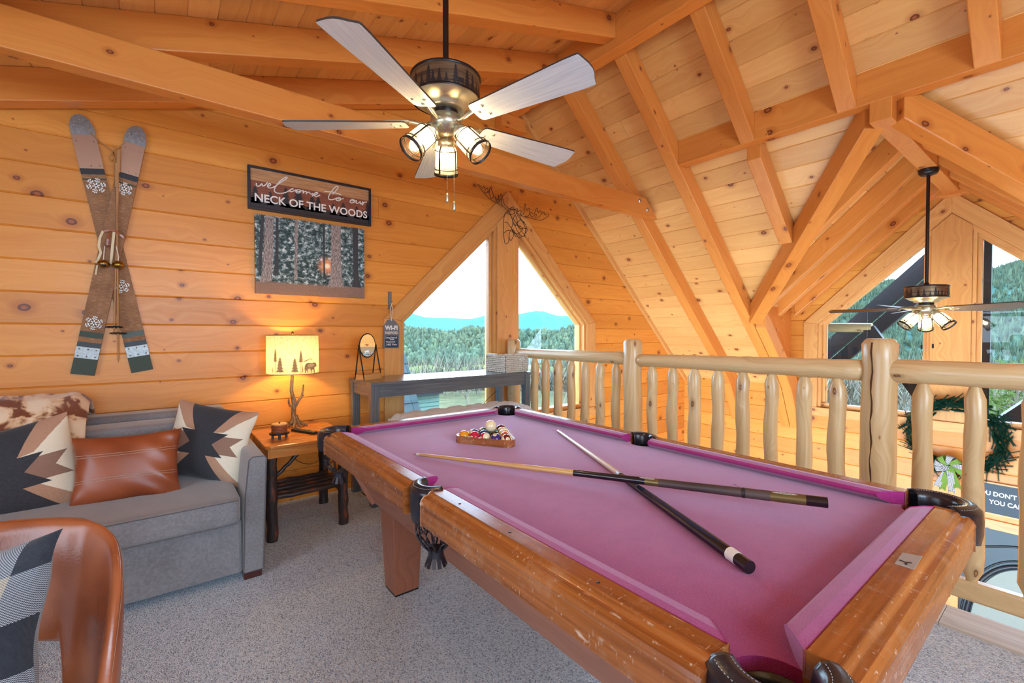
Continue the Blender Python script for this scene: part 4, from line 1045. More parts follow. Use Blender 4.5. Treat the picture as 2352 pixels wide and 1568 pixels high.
# ------------------------------------------------------------ pillows
def pillow(name, label, c, ux, uy, w, h, th, mats, mif=None, n=60, pinch=.07, wr=.006, seed=0, ears=.0):
    ux = Vector(ux).normalized(); uy = Vector(uy); uy = (uy - ux * uy.dot(ux)).normalized(); nn_ = ux.cross(uy); c = Vector(c)
    rp = random.Random(seed); ph = [rp.uniform(0, 6) for _ in range(6)]
    m = MB()
    def S_(sgn):
        def F(a, b_):
            s_, t = a * 2 - 1, b_ * 2 - 1
            x = s_ * w / 2 * (1 - pinch * (1 - t * t)); y = t * h / 2 * (1 - pinch * (1 - s_ * s_))
            e = max(0, (1 - s_ ** 4) * (1 - t ** 4)) ** .62 * (1 - .25 * (s_ * s_ + t * t) / 2)
            z = sgn * th / 2 * e + wr * (sin(s_ * 7 + ph[0] + t * 3) * sin(t * 6 + ph[1]) + .6 * sin((s_ + t) * 9 + ph[2])) * (s_ * s_ + t * t) * .6
            return c + ux * x + uy * y + nn_ * z
        return F
    m.grid(S_(1), n, n, mif=mif, uvs=(w, h))
    b0 = len(m.f); nb = 44; m.grid(lambda a, b_: S_(-1)(a, b_), nb, nb, mi=0, uvs=(w, h))
    for i in range(b0, len(m.f)): m.f[i] = m.f[i][::-1]; m.uv[i] = m.uv[i][::-1]
    o = m.build(name, mats, None); tag(o, label, 'pillow'); return o
def inp(p, poly):
    x, y = p; r = False; j = len(poly) - 1
    for i in range(len(poly)):
        xi, yi = poly[i]; xj, yj = poly[j]
        if (yi > y) != (yj > y) and x < (xj - xi) * (y - yi) / (yj - yi) + xi: r = not r
        j = i
    return r
# stepped diamond pattern, mirrored in four; u,v in 0..1
DK = [(.20, 1.0), (.80, 1.0), (.62, .66), (.80, .66), (.64, .5), (.80, .34), (.60, .34), (.84, 0), (.16, 0), (.40, .34), (.20, .34), (.36, .5), (.20, .66), (.38, .66)]
TN = [[(.80, 1.0), (1, 1.0), (1, .96), (.74, .68), (.62, .66)], [(.72, .62), (.96, .62), (.86, .50), (.96, .38), (.72, .38), (.64, .5)], [(.60, .34), (.72, .34), (1.0, .06), (1, 0), (.84, 0)]]
def aztec(a, b_):
    if inp((a, b_), DK): return 1
    q = (a if a > .5 else 1 - a, b_)
    for P in TN:
        if inp(q, P): return 2 if P is not TN[1] else 3
    if b_ > .97 or b_ < .02: return 2
    return 0
azm = [M['az_cream'], M['az_dark'], M['az_tan'], M['az_mid']]
pillow('throw_pillow', 'geometric patterned pillow in the right corner of the grey sofa', (.215, 3.135, .665), (.80, -.62, -.17), (.10, .22, 1.0), .47, .43, .15, azm, aztec, n=230, seed=3)
pillow('throw_pillow', 'larger geometric patterned pillow at the left edge of the picture', (-.575, 3.13, .615), (.96, .05, .22), (-.20, .24, 1.0), .52, .48, .15, azm, aztec, n=230, seed=8)
lp = pillow('throw_pillow', 'plain brown leather pillow between the two patterned pillows', (-.135, 3.02, .615), (1, -.08, .0), (.02, .28, 1.0), .44, .345, .13, [M['rust']], n=60, seed=5, pinch=.09, wr=.009)
def onp_(o, c, ux, uy, w, h, th, vv):
    ux = Vector(ux).normalized(); uy = Vector(uy); uy = (uy - ux * uy.dot(ux)).normalized(); nn_ = ux.cross(uy); c = Vector(c)
    if nn_.y > 0: nn_ = -nn_
    m = MB()
    for dv in (-.006, .006):
        P = []
        for i in range(41):
            s_ = (i / 40 * 2 - 1) * .985; t = vv + dv / h * 2; e = max(0, (1 - s_ ** 4) * (1 - t ** 4)) ** .62 * (1 - .25 * (s_ * s_ + t * t) / 2)
            P.append(c + ux * s_ * w / 2 * (1 - .09 * (1 - t * t)) + uy * t * h / 2 * (1 - .09 * (1 - s_ * s_)) + nn_ * (th / 2 * e + .004))
        m.ring(P, .0008, 4)
    m.build('stitching', M['stitch'], o)
for vv in (.42, -.30): onp_(lp, (-.135, 3.02, .615), (1, -.08, .0), (.02, .28, 1.0), .44, .345, .13, vv)
# cowhide throw
m = MB(); rh = random.Random(3); fh = [rh.uniform(0, 6) for _ in range(8)]
prof = [(3.20, .62), (3.235, .74), (3.27, .80), (3.30, .845), (3.335, .895), (3.40, .945), (3.48, .96), (3.57, .945), (3.64, .90), (3.70, .82), (3.715, .70)]
def TH(a, b_):
    x = -1.30 + a * (1.30 - .315) ; t = b_ * (len(prof) - 1); i = min(int(t), len(prof) - 2); f_ = t - i
    y = prof[i][0] + (prof[i + 1][0] - prof[i][0]) * f_; z = prof[i][1] + (prof[i + 1][1] - prof[i][1]) * f_
    dr = max(0, (a - .93) / .07); 
    z += .008 * sin(a * 16 + fh[0]) * sin(b_ * 5 + fh[1]) + .003 * sin(a * 47 + b_ * 9 + fh[2]) - .05 * dr ** 2 * (1 if b_ > .3 else .3)
    y += .008 * sin(a * 19 + b_ * 7 + fh[3])
    return (x, y, min(z, z))
m.grid(TH, 110, 60, uvs=(1.25, .8)); th_ = m.build('throw_blanket', M['hide'], None, thick=.02, subsurf=1); tag(th_, 'brown and cream cowhide throw draped over the left sofa back', 'blanket')

# ============================================================ END TABLE
et = thing('end_table', 'hickory log end table with golden oak top beside the sofa', 'side table', (.755, 3.36, 0))
m = MB(); r_ = .04; P = []
for cx, cy_, a0 in ((1.02 - r_, 3.06 + r_, -90), (1.02 - r_, 3.67 - r_, 0), (.495 + r_, 3.67 - r_, 90), (.495 + r_, 3.06 + r_, 180)):
    for i in range(7): a = radians(a0 + 15 * i); P.append((cx + cos(a) * r_, cy_ + sin(a) * r_, .585))
m.prism(P, (0, 0, .022), g=(1, 0, 0)); m.build('table_top', M['oak'], et, bevel=.006, bseg=3)
for q0, q1 in (((.522, 3.088, .525), (.99, 3.112, .585)), ((.522, 3.615, .525), (.99, 3.64, .585))):
    m = MB(); m.box(q0, q1); m.build('apron', M['oak'], et, bevel=.002)
for x in (.512, .977):
    m = MB(); m.box((x, 3.09, .525), (x + .024, 3.64, .585), g=(0, 1, 0)); m.build('apron', M['oak'], et, bevel=.002)
rl2 = random.Random(8)
def hick(a, b, r, parent, name, n=10, wob=.004):
    a, b = Vector(a), Vector(b); P = []; R = []
    for i in range(n + 1): P.append(a.lerp(b, i / n) + Vector((rl2.uniform(-1, 1), rl2.uniform(-1, 1), rl2.uniform(-1, 1))) * wob * (0 < i < n)); R.append(r * rl2.uniform(.93, 1.06))
    m = MB(); m.ring(P, R, 14); return m.build(name, M['bark'], parent)
for x, y in ((.538, 3.125), (.975, 3.125), (.538, 3.60), (.975, 3.60)): hick((x, y, .525), (x, y, 0), .033, et, 'leg')
hick((.955, 3.60, .232), (.975, 3.13, .232), .024, et, 'stretcher'); hick((.545, 3.60, .232), (.538, 3.13, .232), .024, et, 'stretcher')
for i in range(5): hick((.53, 3.19 + i * .083, .245), (.985 + .02 * (i % 2), 3.19 + i * .083, .250), .017, et, 'shelf_rod')
hick((.56, 3.13, .40), (.70, 3.13, .53), .012, et, 'brace')
# lamp
TZ = .607
lpL = thing('table_lamp', 'lit table lamp with branch base and drum shade printed with trees and a bear', 'lamp', (.768, 3.60, TZ))
def tr_px(x, y, Y=3.45): p = at(x, y, 1, Y); return p
def trace(pts, s, ox, oy, Y): return [at(ox + x / s, oy + y / s, 1, Y) for x, y in pts]
tr_ = trace([(545, 1300), (530, 1180), (527, 1100), (540, 1050), (520, 960), (500, 880), (503, 800), (512, 700), (512, 640)], 5.6, 580, 740, 3.60)
m = MB(); m.ring(tr_, [.020, .017, .017, .018, .014, .012, .012, .011, .009], 12)
m.ring(trace([(545, 1085), (590, 1010), (635, 940), (645, 870), (655, 800)], 5.6, 580, 740, 3.59), [.012, .010, .008, .007, .005], 10)
m.ring(trace([(635, 945), (668, 935)], 5.6, 580, 740, 3.59), [.006, .002], 8)
m.ring(trace([(525, 1090), (485, 1075), (468, 1035), (465, 980)], 5.6, 580, 740, 3.60), [.010, .009, .007, .004], 10)
bx = tr_[0]
for a, L in ((200, .085), (160, .07), (250, .075), (300, .07), (340, .09), (20, .08), (80, .06), (120, .06)):
    d = Vector((cos(radians(a)), sin(radians(a)), 0)); p = Vector((bx.x, bx.y, TZ))
    m.ring([p + Vector((0, 0, .085)) + d * .008, p + Vector((0, 0, .045)) + d * .02, p + Vector((0, 0, .018)) + d * L * .6, p + Vector((0, 0, .006)) + d * L], [.012, .013, .011, .005], 8)
m.build('branch_base', M['resin'], lpL)
scx, scy, sz0, sz1, sr0, sr1 = .768, 3.60, 1.006, 1.283, .175, .173
m = MB(); m.lathe([(sr0, sz0), (sr1, sz1)], (scx, scy, 0), (0, 0, 1), 64, cap=False); shd = m.build('lamp_shade', M['shade'], lpL)
for z, r in ((sz0, sr0), (sz1, sr1)):
    m = MB(); m.ring([(scx + cos(a) * r, scy + sin(a) * r, z) for a in [2 * pi * i / 64 for i in range(64)]], .0026, 6, closed=True); m.build('shade_rim', M['shprint'] if z > 1.1 else M['jute'], shd)
m = MB()
for a in (0, 120, 240): m.ring([(scx, scy, sz1 + .006), (scx + cos(radians(a)) * sr1 * .7, scy + sin(radians(a)) * sr1 * .7, sz1 + .004), (scx + cos(radians(a)) * sr1, scy + sin(radians(a)) * sr1, sz1)], .002, 6)
m.lathe([(.0, 0), (.008, 0), (.009, .012), (.005, .022), (0, .026)], (scx, scy, sz1 + .004), (0, 0, 1), 12); m.build('spider_and_finial', M['brass'], shd)
m = MB(); m.ball((scx, scy, 1.125), .030, 16, 10, (1, 1, 1.3)); m.build('light_bulb', M['bulb2'], lpL)
m = MB(); m.lathe([(.014, 1.0), (.014, 1.08)], (scx, scy, 0), (0, 0, 1), 12); m.build('socket', M['brass'], lpL)
# printed silhouettes wrapped on the shade
def onshade(poly, nsub=4):
    P = []
    for i in range(len(poly)):
        a, b = poly[i], poly[(i + 1) % len(poly)]
        for k in range(nsub): P.append((a[0] + (b[0] - a[0]) * k / nsub, a[1] + (b[1] - a[1]) * k / nsub))
    return P
def ray_shade(px, py_):
    r = _FW + _RT * ((px - 1176) / FPX) - _UP * ((py_ - 784) / FPX); o = Vector((0, 0, CAMH)); R2 = sr0 + .0045
    A = r.x ** 2 + r.y ** 2; B = 2 * (r.x * (o.x - scx) + r.y * (o.y - scy)); C_ = (o.x - scx) ** 2 + (o.y - scy) ** 2 - R2 ** 2; dd = B * B - 4 * A * C_
    t = (-B - sqrt(max(dd, 0))) / (2 * A); return o + r * t
def shape_on(polys, mapf, name, mat, parent):
    m = MB()
    for poly in polys:
        pts = [Vector((x, y, 0)) for x, y in onshade(poly)]
        ts = mg.tessellate_polygon([pts]); b = len(m.v); m.v += [mapf(p.x, p.y) for p in pts]
        for t in ts: m.face([b + i for i in t])
    return m.build(name, mat, parent)
def ptree(x, yb_, h, w, n=5, trunk=.12):
    # pine silhouette, y up negative (pixel style)
    L = [(x, yb_ - h)]; Rr = []
    for i in range(n):
        t0 = (i + 1) / n; wv = w * (.25 + .75 * t0) / 2; yy = yb_ - h + h * (1 - trunk) * t0
        L += [(x - wv, yy), (x - wv * .45, yy - h * .02)]; Rr += [(x + wv, yy), (x + wv * .45, yy - h * .02)]
    L += [(x - w * .05, yb_ - h * trunk), (x - w * .05, yb_), (x + w * .05, yb_), (x + w * .05, yb_ - h * trunk)]
    R2 = []
    for i in range(n - 1, -1, -1):
        t0 = (i + 1) / n; wv = w * (.25 + .75 * t0) / 2; yy = yb_ - h + h * (1 - trunk) * t0; R2 += [(x + wv * .45, yy - h * .02), (x + wv, yy)]
    return L + R2
sp = [ptree(293, 650, 310, 55, 5, .45), ptree(352, 652, 205, 110, 5, .05), ptree(545, 652, 195, 110, 5, .05), ptree(622, 650, 295, 70, 5, .45), ptree(645, 650, 110, 26, 4), ptree(258, 650, 75, 22, 3)]
bear = [(668, 600), (672, 560), (690, 530), (720, 520), (760, 522), (785, 518), (800, 512), (812, 520), (824, 545), (822, 565), (806, 570), (796, 580), (798, 610), (806, 645), (812, 654), (794, 654), (782, 615), (768, 600), (764, 620), (768, 648), (756, 654), (748, 615), (735, 600), (712, 602), (718, 640), (726, 652), (708, 652), (700, 622), (690, 630), (684, 652), (668, 652), (676, 620)]
mtn = [(650, 500), (690, 486), (745, 458), (790, 500), (775, 488), (760, 482), (752, 494), (742, 470), (700, 498), (660, 508)]
shape_on(sp + [bear, mtn], lambda x, y: ray_shade(580 + x / 5.6, 740 + y / 5.6), 'shade_print', M['shprint'], shd)
# coasters
co = thing('coaster_holder', 'black three-legged stand holding round wooden coasters on the oak side table', 'coaster stand', (.615, 3.30, TZ))
cxy = at(631, 1000, 2, TZ); cxx, cyy = .612, 3.27
m = MB(); m.lathe([(0, .030), (.060, .030), (.062, .036), (.060, .040), (0, .040)], (cxx, cyy, TZ), (0, 0, 1), 28); m.build('tray', M['blackwood'], co)
for a in (-100, 20, 140): m = MB(); p = Vector((cxx + cos(radians(a)) * .046, cyy + sin(radians(a)) * .046, TZ)); m.obox(p + Vector((0, 0, .015)), (.007, 0, 0), (0, .007, 0), (0, 0, .015), g=(0, 0, 1)); m.build('leg', M['blackwood'], co)
m = MB(); m.lathe([(.005, .04), (.005, .108)], (cxx, cyy, TZ), (0, 0, 1), 8); m.build('peg', M['blackwood'], co)
for i in range(6):
    m = MB(); z = TZ + .0405 + i * .0098; m.lathe([(.045, 0), (.048, .002), (.048, .007), (.045, .009)], (cxx + rl2.uniform(-.0015, .0015), cyy + rl2.uniform(-.0015, .0015), z), (0, 0, 1), 26)
    o = m.build('coaster', flat('coaster_wood_%d' % i, lin(214, 168, 112) if i == 5 else lin(150 + i * 3, 88, 54), .45), None)
    tag(o, 'round wooden coaster, ' + ['lowest', 'second from the bottom', 'third from the bottom', 'fourth from the bottom', 'fifth from the bottom', 'topmost and palest'][i] + ' of the stack on the oak table', 'coaster', 'stacked wooden coasters')
# remote
rm = thing('remote_control', 'black remote control lying on the oak side table by the lamp', 'remote', (.80, 3.22, TZ))
A_, B_ = Vector((.732, 3.262, TZ + .009)), Vector((.845, 3.135, TZ + .009)); A_ = at(674, 986, 2, TZ + .009); B_ = at(725, 994, 2, TZ + .009)
dr = (B_ - A_).normalized(); ds = Vector((-dr.y, dr.x, 0)); L_r = max((B_ - A_).length, .14); cR = (A_ + B_) / 2
m = MB(); m.obox(cR, dr * L_r / 2, ds * .021, Vector((0, 0, .008)), g=dr); m.build('body', M['plastic'], rm, bevel=.004, bseg=3)
m = MB()
for i in range(9):
    for j in (-1, 0, 1): p = cR + dr * (L_r * (-.40 + i * .095)) + ds * j * .011 + Vector((0, 0, .0085)); m.obox(p, dr * .0038, ds * .0034, Vector((0, 0, .001)))
m.build('buttons', M['rubber'], rm)
# lamp cord
m = MB(); P = trace([(660, 265), (740, 350), (830, 388), (920, 395), (1000, 372), (1045, 340)], 6.03, 560, 1000, 3.72); m.ring(P, .0022, 6); tag(m.build('power_cord', M['plastic'], None), 'thin black lamp cord looping behind the log side table', 'cord')

# ============================================================ CONSOLE TABLE
ct_ = thing('console_table', 'tall grey wood console table below the loft window', 'console table', (2.0, 3.5, 0))
CX0, CX1, CY0, CY1, CZ = 1.22, 2.765, 3.25, 3.735, .932
m = MB(); m.box((CX0, CY0, CZ - .026), (CX1, CY1, CZ), g=(1, 0, 0)); m.build('table_top', M['grey'], ct_, bevel=.002)
for q in (((CX0 + .06, CY0 + .012, CZ - .115), (CX1 - .06, CY0 + .034, CZ - .026)), ((CX0 + .06, CY1 - .034, CZ - .115), (CX1 - .06, CY1 - .012, CZ - .026)), ((CX0 + .012, CY0 + .06, CZ - .115), (CX0 + .034, CY1 - .06, CZ - .026)), ((CX1 - .034, CY0 + .06, CZ - .115), (CX1 - .012, CY1 - .06, CZ - .026))):
    m = MB(); m.box(*q); m.build('apron', M['grey'], ct_)
for x in (CX0 + .006, CX1 - .066):
    for y in (CY0 + .006, CY1 - .066): m = MB(); m.box((x, y, 0), (x + .06, y + .06, CZ - .026), g=(0, 0, 1)); m.build('leg', M['grey'], ct_, bevel=.002)
    m = MB(); m.box((x + .012, CY0 + .066, .115), (x + .048, CY1 - .066, .165), g=(0, 1, 0)); m.build('stretcher', M['grey'], ct_)
m = MB(); m.box((CX0 + .066, CY1 - .05, .115), (CX1 - .066, CY1 - .025, .165)); m.build('stretcher', M['grey'], ct_)
# bench
bn = thing('tufted_bench', 'pale grey button-tufted bench seat behind the far end of the pool table', 'bench', (1.95, 3.0, 0))
BX0, BX1, BY0, BY1, BZ = 1.33, 2.44, 2.80, 3.22, .712
m = MB(); rbn = random.Random(2); btn = [(.08 + .168 * i + (.084 if j % 2 else 0), .2 + .3 * j) for j in range(3) for i in range(6)]
def BT(a, b_):
    x = BX0 + a * (BX1 - BX0); y = BY0 + b_ * (BY1 - BY0); e = min(a, 1 - a) * (BX1 - BX0); f_ = min(b_, 1 - b_) * (BY1 - BY0)
    z = BZ - .055 * (1 - min(1, e / .07)) ** 2 - .055 * (1 - min(1, f_ / .07)) ** 2
    for q in btn:
        d = math.hypot((a - q[0]) * 1.29, (b_ - q[1]) * .42); z -= .034 * math.exp(-(d / .035) ** 2)
    for j in range(-4, 9):
        z -= .007 * math.exp(-((((a * 1.29 * 1.55) + b_ * .9 - j * .52) / .03) ** 2)) + .007 * math.exp(-((((a * 1.29 * 1.55) - b_ * .9 - j * .52) / .03) ** 2))
    return (x, y, z)
m.grid(BT, 150, 50); m.box((BX0 + .004, BY0 + .004, BZ - .15), (BX1 - .004, BY1 - .004, BZ - .052)); m.build('seat_cushion', M['tuft'], bn)
for x in (BX0 + .03, BX1 - .08):
    for y in (BY0 + .03, BY1 - .08): m = MB(); m.box((x, y, 0), (x + .05, y + .05, BZ - .15), g=(0, 0, 1)); m.build('leg', M['grey'], bn, bevel=.002)
m = MB(); m.box((BX0 + .03, BY0 + .02, BZ - .20), (BX1 - .03, BY1 - .02, BZ - .15)); m.build('seat_frame', M['grey'], bn)
# mirror on the console
mr = thing('vanity_mirror', 'round tilting mirror on black legs with pale wood tray on the console', 'mirror', (1.31, 3.52, CZ))
ax_ = Vector((.863, .504, 0)); nm_ = Vector((.504, -.863, 0)); c = Vector((1.335, 3.515, CZ)); mc = Vector((1.300, 3.535, 1.200))
c = Vector((1.305, 3.53, CZ)); hw_, hd = .098, .048
for q0, e0, e1 in ((c - nm_ * -hd, ax_ * hw_, nm_ * .004), (c - nm_ * hd, ax_ * hw_, nm_ * .004), (c + ax_ * hw_, nm_ * hd, ax_ * .004), (c - ax_ * hw_, nm_ * hd, ax_ * .004)):
    m = MB(); m.obox(q0 + Vector((0, 0, .022)), e0, e1, Vector((0, 0, .021))); m.build('tray_side', M['trim'], mr)
m = MB(); m.obox(c + Vector((0, 0, .003)), ax_ * hw_, nm_ * hd, Vector((0, 0, .003))); m.build('tray_base', M['trim'], mr)
for s_ in (-1, 1):
    for e in (-1, 1):
        m = MB(); m.bar(c + ax_ * s_ * (hw_ + .004) + nm_ * e * (hd - .003) + Vector((0, 0, .002)), mc + ax_ * s_ * (hw_ + .004), .008, .006, up=nm_); m.build('leg', M['black'], mr)
    m = MB(); m.lathe([(.006, 0), (.006, .014)], mc + ax_ * s_ * (hw_ - .004), ax_ * s_, 10); m.build('pivot_knob', M['black'], mr)
m = MB(); m.ring([mc + (ax_ * cos(a) + Vector((0, 0, 1)) * sin(a)) * .093 for a in [2 * pi * i / 48 for i in range(48)]], .0045, 8, closed=True); m.build('mirror_frame', M['black'], mr)
m = MB(); m.lathe([(0, .002), (.091, .002), (.091, -.002), (0, -.002)], mc, nm_, 48, sm=False); m.build('mirror_glass', M['mirror'], mr)
# basket
bk = thing('woven_basket', 'whitewashed woven basket on the right end of the console', 'basket', (2.62, 3.45, CZ))
bx0, bx1, by0, by1, bz0, bz1 = 2.49, 2.752, 3.285, 3.60, CZ + .001, CZ + .158
m = MB()
for r in range(9):
    z = bz0 + .008 + r * .0175
    for (p0, p1) in (((bx0, by0), (bx1, by0)), ((bx1, by0), (bx1, by1)), ((bx1, by1), (bx0, by1)), ((bx0, by1), (bx0, by0))):
        d = Vector((p1[0] - p0[0], p1[1] - p0[1], 0)); L = d.length; d.normalize(); n_ = Vector((-d.y, d.x, 0)); P = []
        N_ = int(L / .005)
        for i in range(N_ + 1): P.append(Vector((*p0, z)) + d * L * i / N_ + n_ * .0055 * sin(pi * i * .005 / .021 + (r % 2) * pi) + Vector((0, 0, .002 * sin(i * .9 + r))))
        m.ring(P, .0082, 6)
m.build('woven_wall', M['weave'], bk)
m = MB()
for i in range(13):
    for y in (by0, by1): m.ring([(bx0 + (bx1 - bx0) * i / 12, y, bz0), (bx0 + (bx1 - bx0) * i / 12, y, bz1)], .003, 5)
for i in range(16):
    for x in (bx0, bx1): m.ring([(x, by0 + (by1 - by0) * i / 15, bz0), (x, by0 + (by1 - by0) * i / 15, bz1)], .003, 5)
m.build('wire_stakes', M['bronze'], bk)
for q in (((bx0 + .01, by0 + .012, bz1), (bx0 + .09, by0 + .03, bz1 + .018)), ((bx1 - .13, by0 + .012, bz1), (bx1 - .01, by0 + .03, bz1 + .018)), ((bx0 - .008, by1 - .16, bz1 - .004), (bx0 + .02, by1 - .02, bz1 + .016))):
    m = MB(); m.box(*q); m.build('handle', M['weave'], bk, bevel=.005)
m = MB(); m.box((bx0 + .01, by0 + .01, bz0), (bx1 - .01, by1 - .01, bz0 + .006)); m.build('base', M['weave'], bk)
lb_ = text_mesh('439', .042, M['white'], frame((bx1 - .085, by0 - .0155, bz1 - .036), (1, 0, 0), (0, 0, 1)), 'number_tag', bk, .0008, .0012)
m = MB(); P = trace([(1300, 940), (1240, 1010), (1170, 1070), (1110, 1130), (1090, 1160)], 4.704, 880, 680, 3.72); m.ring(P, .003, 6); tag(m.build('power_cord', M['plastic'], None), 'black cord hanging below the right end of the console', 'cord')
# floor vent
fv = thing('floor_vent', 'pale metal floor vent in the carpet beneath the console', 'vent', (1.33, 3.62, 0))
m = MB(); m.box((1.25, 3.50, 0), (1.60, 3.64, .006)); m.build('grille_frame', M['offwhite'], fv, bevel=.002)
for i in range(14): m = MB(); m.box((1.272 + i * .023, 3.52, .006), (1.282 + i * .023, 3.62, .0075)); m.build('slot', M['black'], fv)

# ============================================================ WALL DECOR (flat on the wall plane)
SK = 'crossed skis'
def ski(A, B, w0, label, tipd, snow, Yp):
    """A tip top centre, B tail centre"""
    A, B = Vector(A), Vector(B); d = (B - A).normalized(); s_ = Vector((d.z, 0, -d.x)); L = (B - A).length
    if s_.x < 0: s_ = -s_
    rt = thing('wall_ski', label, 'ski', tuple((A + B) / 2), 'crossed wall skis')
    def seg(t0, t1, mat, nm_, ext=.001, w=1.0):
        m = MB(); q = [A + d * L * t0 - s_ * w0 / 2 * w, A + d * L * t0 + s_ * w0 / 2 * w, A + d * L * t1 + s_ * w0 / 2 * w, A + d * L * t1 - s_ * w0 / 2 * w]
        m.prism([Vector((p.x, Yp - ext, p.z)) for p in q], (0, .012 + ext, 0), g=d); return m.build(nm_, mat, rt)
    def tip(t1, mat, nm_, ext):
        m = MB(); P = []
        for i in range(15):
            a = pi * i / 14; P.append(A + d * L * t1 * (1 - sin(a)) + s_ * w0 / 2 * -cos(a))
        m.prism([Vector((p.x, Yp - ext, p.z)) for p in P], (0, .012 + ext, 0), g=d); return m.build(nm_, mat, rt)
    tip(.075, M['galv'], 'tip_plate', .002); seg(.05, .985, M['ski'], 'board', 0.0); seg(.045, .20, M['skimetal'], 'metal_plate', .0016)
    tip(.06, M['galv'], 'tip_plate', .0022)
    seg(.20, .222, M['plastic'], 'black_stripe', .0012); seg(.238, .243, M['green'], 'green_stripe', .0012)
    seg(.835, .857, M['green'] if snow[0] else M['greygreen'], 'green_stripe', .0012); seg(.876, .895, M['plastic'], 'black_stripe', .0012); seg(.895, .938, M['galv'], 'metal_band', .0018); seg(.938, 1.0, M['green'], 'painted_tail', .0012)
    rv = MB()
    for t, o_ in ((.02, 0), (.04, -.30), (.04, .30), (.10, -.36), (.10, .36), (.19, -.36), (.19, 0), (.19, .36), (.903, -.36), (.903, 0), (.903, .36), (.93, -.36), (.93, 0), (.93, .36)):
        p = A + d * L * t + s_ * w0 * o_; rv.lathe([(0, .0035), (.0035, .0028), (.0045, 0)], (p.x, Yp - .002, p.z), (0, -1, 0), 10)
    rv.build('rivets', M['steel'], rt)
    for t, sc2 in snow[1]:
        p = A + d * L * t; c = Vector((p.x, Yp - .004, p.z)); m = MB(); R = .042 * sc2
        for k in range(6):
            a = pi / 3 * k + .35; e = Vector((cos(a), 0, sin(a))); m.bar(c, c + e * R, .0062, .002, up=(0, 1, 0))
            for f_ in (.45, .75):
                for sg in (-1, 1): g_ = Vector((cos(a + sg * .9), 0, sin(a + sg * .9))); m.bar(c + e * R * f_, c + e * R * f_ + g_ * R * .36 * (1.15 - f_ * .4), .0055, .002, up=(0, 1, 0))
        sfk = m.build('snowflake', M['white'], rt)
        m = MB(); m.lathe([(0, .003), (.004, .003), (.004, 0)], (c.x, Yp - .005, c.z), (0, -1, 0), 10); m.build('centre_pin', M['black'], sfk)
    return rt
Y_ = YW - .014
tA, bA = at(180, 262, 1, Y_), at(327, 852, 1, Y_); tB, bB = at(318, 292, 1, Y_), at(190, 860, 1, Y_)
ski(tB, bB, .108, 'weathered wall ski leaning right at the top, crossing over the other', .1, (1, ((.262, .95), (.80, 1.0))), Y_ - .016)
ski(tA, bA, .112, 'weathered wall ski leaning left at the top, lying behind the other', .1, (0, ((.265, 1.1), (.655, 1.0))), Y_)
poles = []
for (pa, pb), bt, lb in ((((273, 345), (262, 770)), 751, 'thinner'), (((268, 375), (272, 833)), 765, 'longer')):
    A_, B_ = at(*pa, 1, Y_ - .034), at(*pb, 1, Y_ - .034); rt = thing('ski_pole', lb + ' wooden ski pole hanging between the crossed skis', 'ski pole', tuple((A_ + B_) / 2), 'wall ski poles')
    m = MB(); m.ring([A_, A_.lerp(B_, .5), A_.lerp(B_, .97), B_], [.0052, .0052, .0045, .001], 10); m.build('shaft', M['polewood'], rt)
    m = MB(); m.ring([A_, A_.lerp(B_, .12)], .011, 10); m.build('grip', M['jute'], rt)
    t = (bt - pa[1]) / (pb[1] - pa[1]); p = A_.lerp(B_, t); m = MB(); m.lathe([(.012, -.003), (.042, -.002), (.042, .002), (.012, .003)], p, (0, .12, 1), 20); m.build('basket_ring', M['black'], rt)
m = MB(); zz = 240
m.ring([at(130 + x / 4.9, 240 + y / 4.9, 1, Y_ - .02) for x, y in ((375, 310), (500, 420), (630, 520), (700, 480), (775, 420))], .003, 6)
m.ring([at(130 + x / 4.9, 240 + y / 4.9, 1, Y_ - .03) for x, y in ((630, 520), (590, 600), (620, 640), (650, 600), (640, 530), (660, 640), (665, 700))], .0025, 6)
tag(m.build('jute_cord', M['jute'], None), 'knotted jute string tying the tops of the two wall skis', 'string')
bs = thing('bell_strap', 'leather and canvas bow with brass jingle bells where the skis cross', 'bells', tuple(at(255, 575, 1, Y_ - .05)))
def strap(pts, s, ox, oy, Yv, w, mat, nm_, parent):
    m = MB(); P = [at(ox + x / s, oy + y / s, 1, Yv - .012 * sin(i * 1.3)) for i, (x, y) in enumerate(pts)]
    for i in range(len(P) - 1): m.bar(P[i], P[i + 1], w, .0025, up=(0, 1, 0))
    return m.build(nm_, mat, parent)
C4 = (4.128, 130, 500, Y_ - .045)
strap([(440, 125), (410, 190), (400, 270), (420, 330), (395, 390), (375, 430)], *C4, .012, M['ribbon'], 'ribbon', bs)
strap([(545, 135), (535, 220), (525, 320), (512, 440)], *C4, .013, M['ribbon'], 'ribbon', bs); strap([(510, 140), (485, 200), (480, 260), (500, 270), (505, 200)], *C4, .010, M['tan'], 'leather_loop', bs)
strap([(440, 130), (500, 118), (560, 122), (600, 160), (640, 190), (660, 180)], *C4, .012, M['tan'], 'leather_strap', bs); strap([(385, 450), (370, 540)], *C4, .008, M['ribbon'], 'ribbon', bs)
for x, y in ((445, 435), (585, 445)):
    p = at(130 + x / 4.128, 500 + y / 4.128, 1, Y_ - .06); m = MB(); m.ball(p, .030, 20, 12, (1, 1, .82)); bl = m.build('jingle_bell', M['brass'], bs)
    m = MB(); m.bar(p + Vector((-.018, -.027, -.008)), p + Vector((.018, -.027, -.008)), .004, .004); m.build('bell_slot', M['black'], bl)
    m = MB(); m.ring([p + Vector((0, .0, .022)), p + Vector((.002, 0, .05)), at(130 + (455 if x < 500 else 565) / 4.128, 500 + 270 / 4.128, 1, Y_ - .05)], .003, 6); m.build('bell_cord', M['offwhite'], bl)
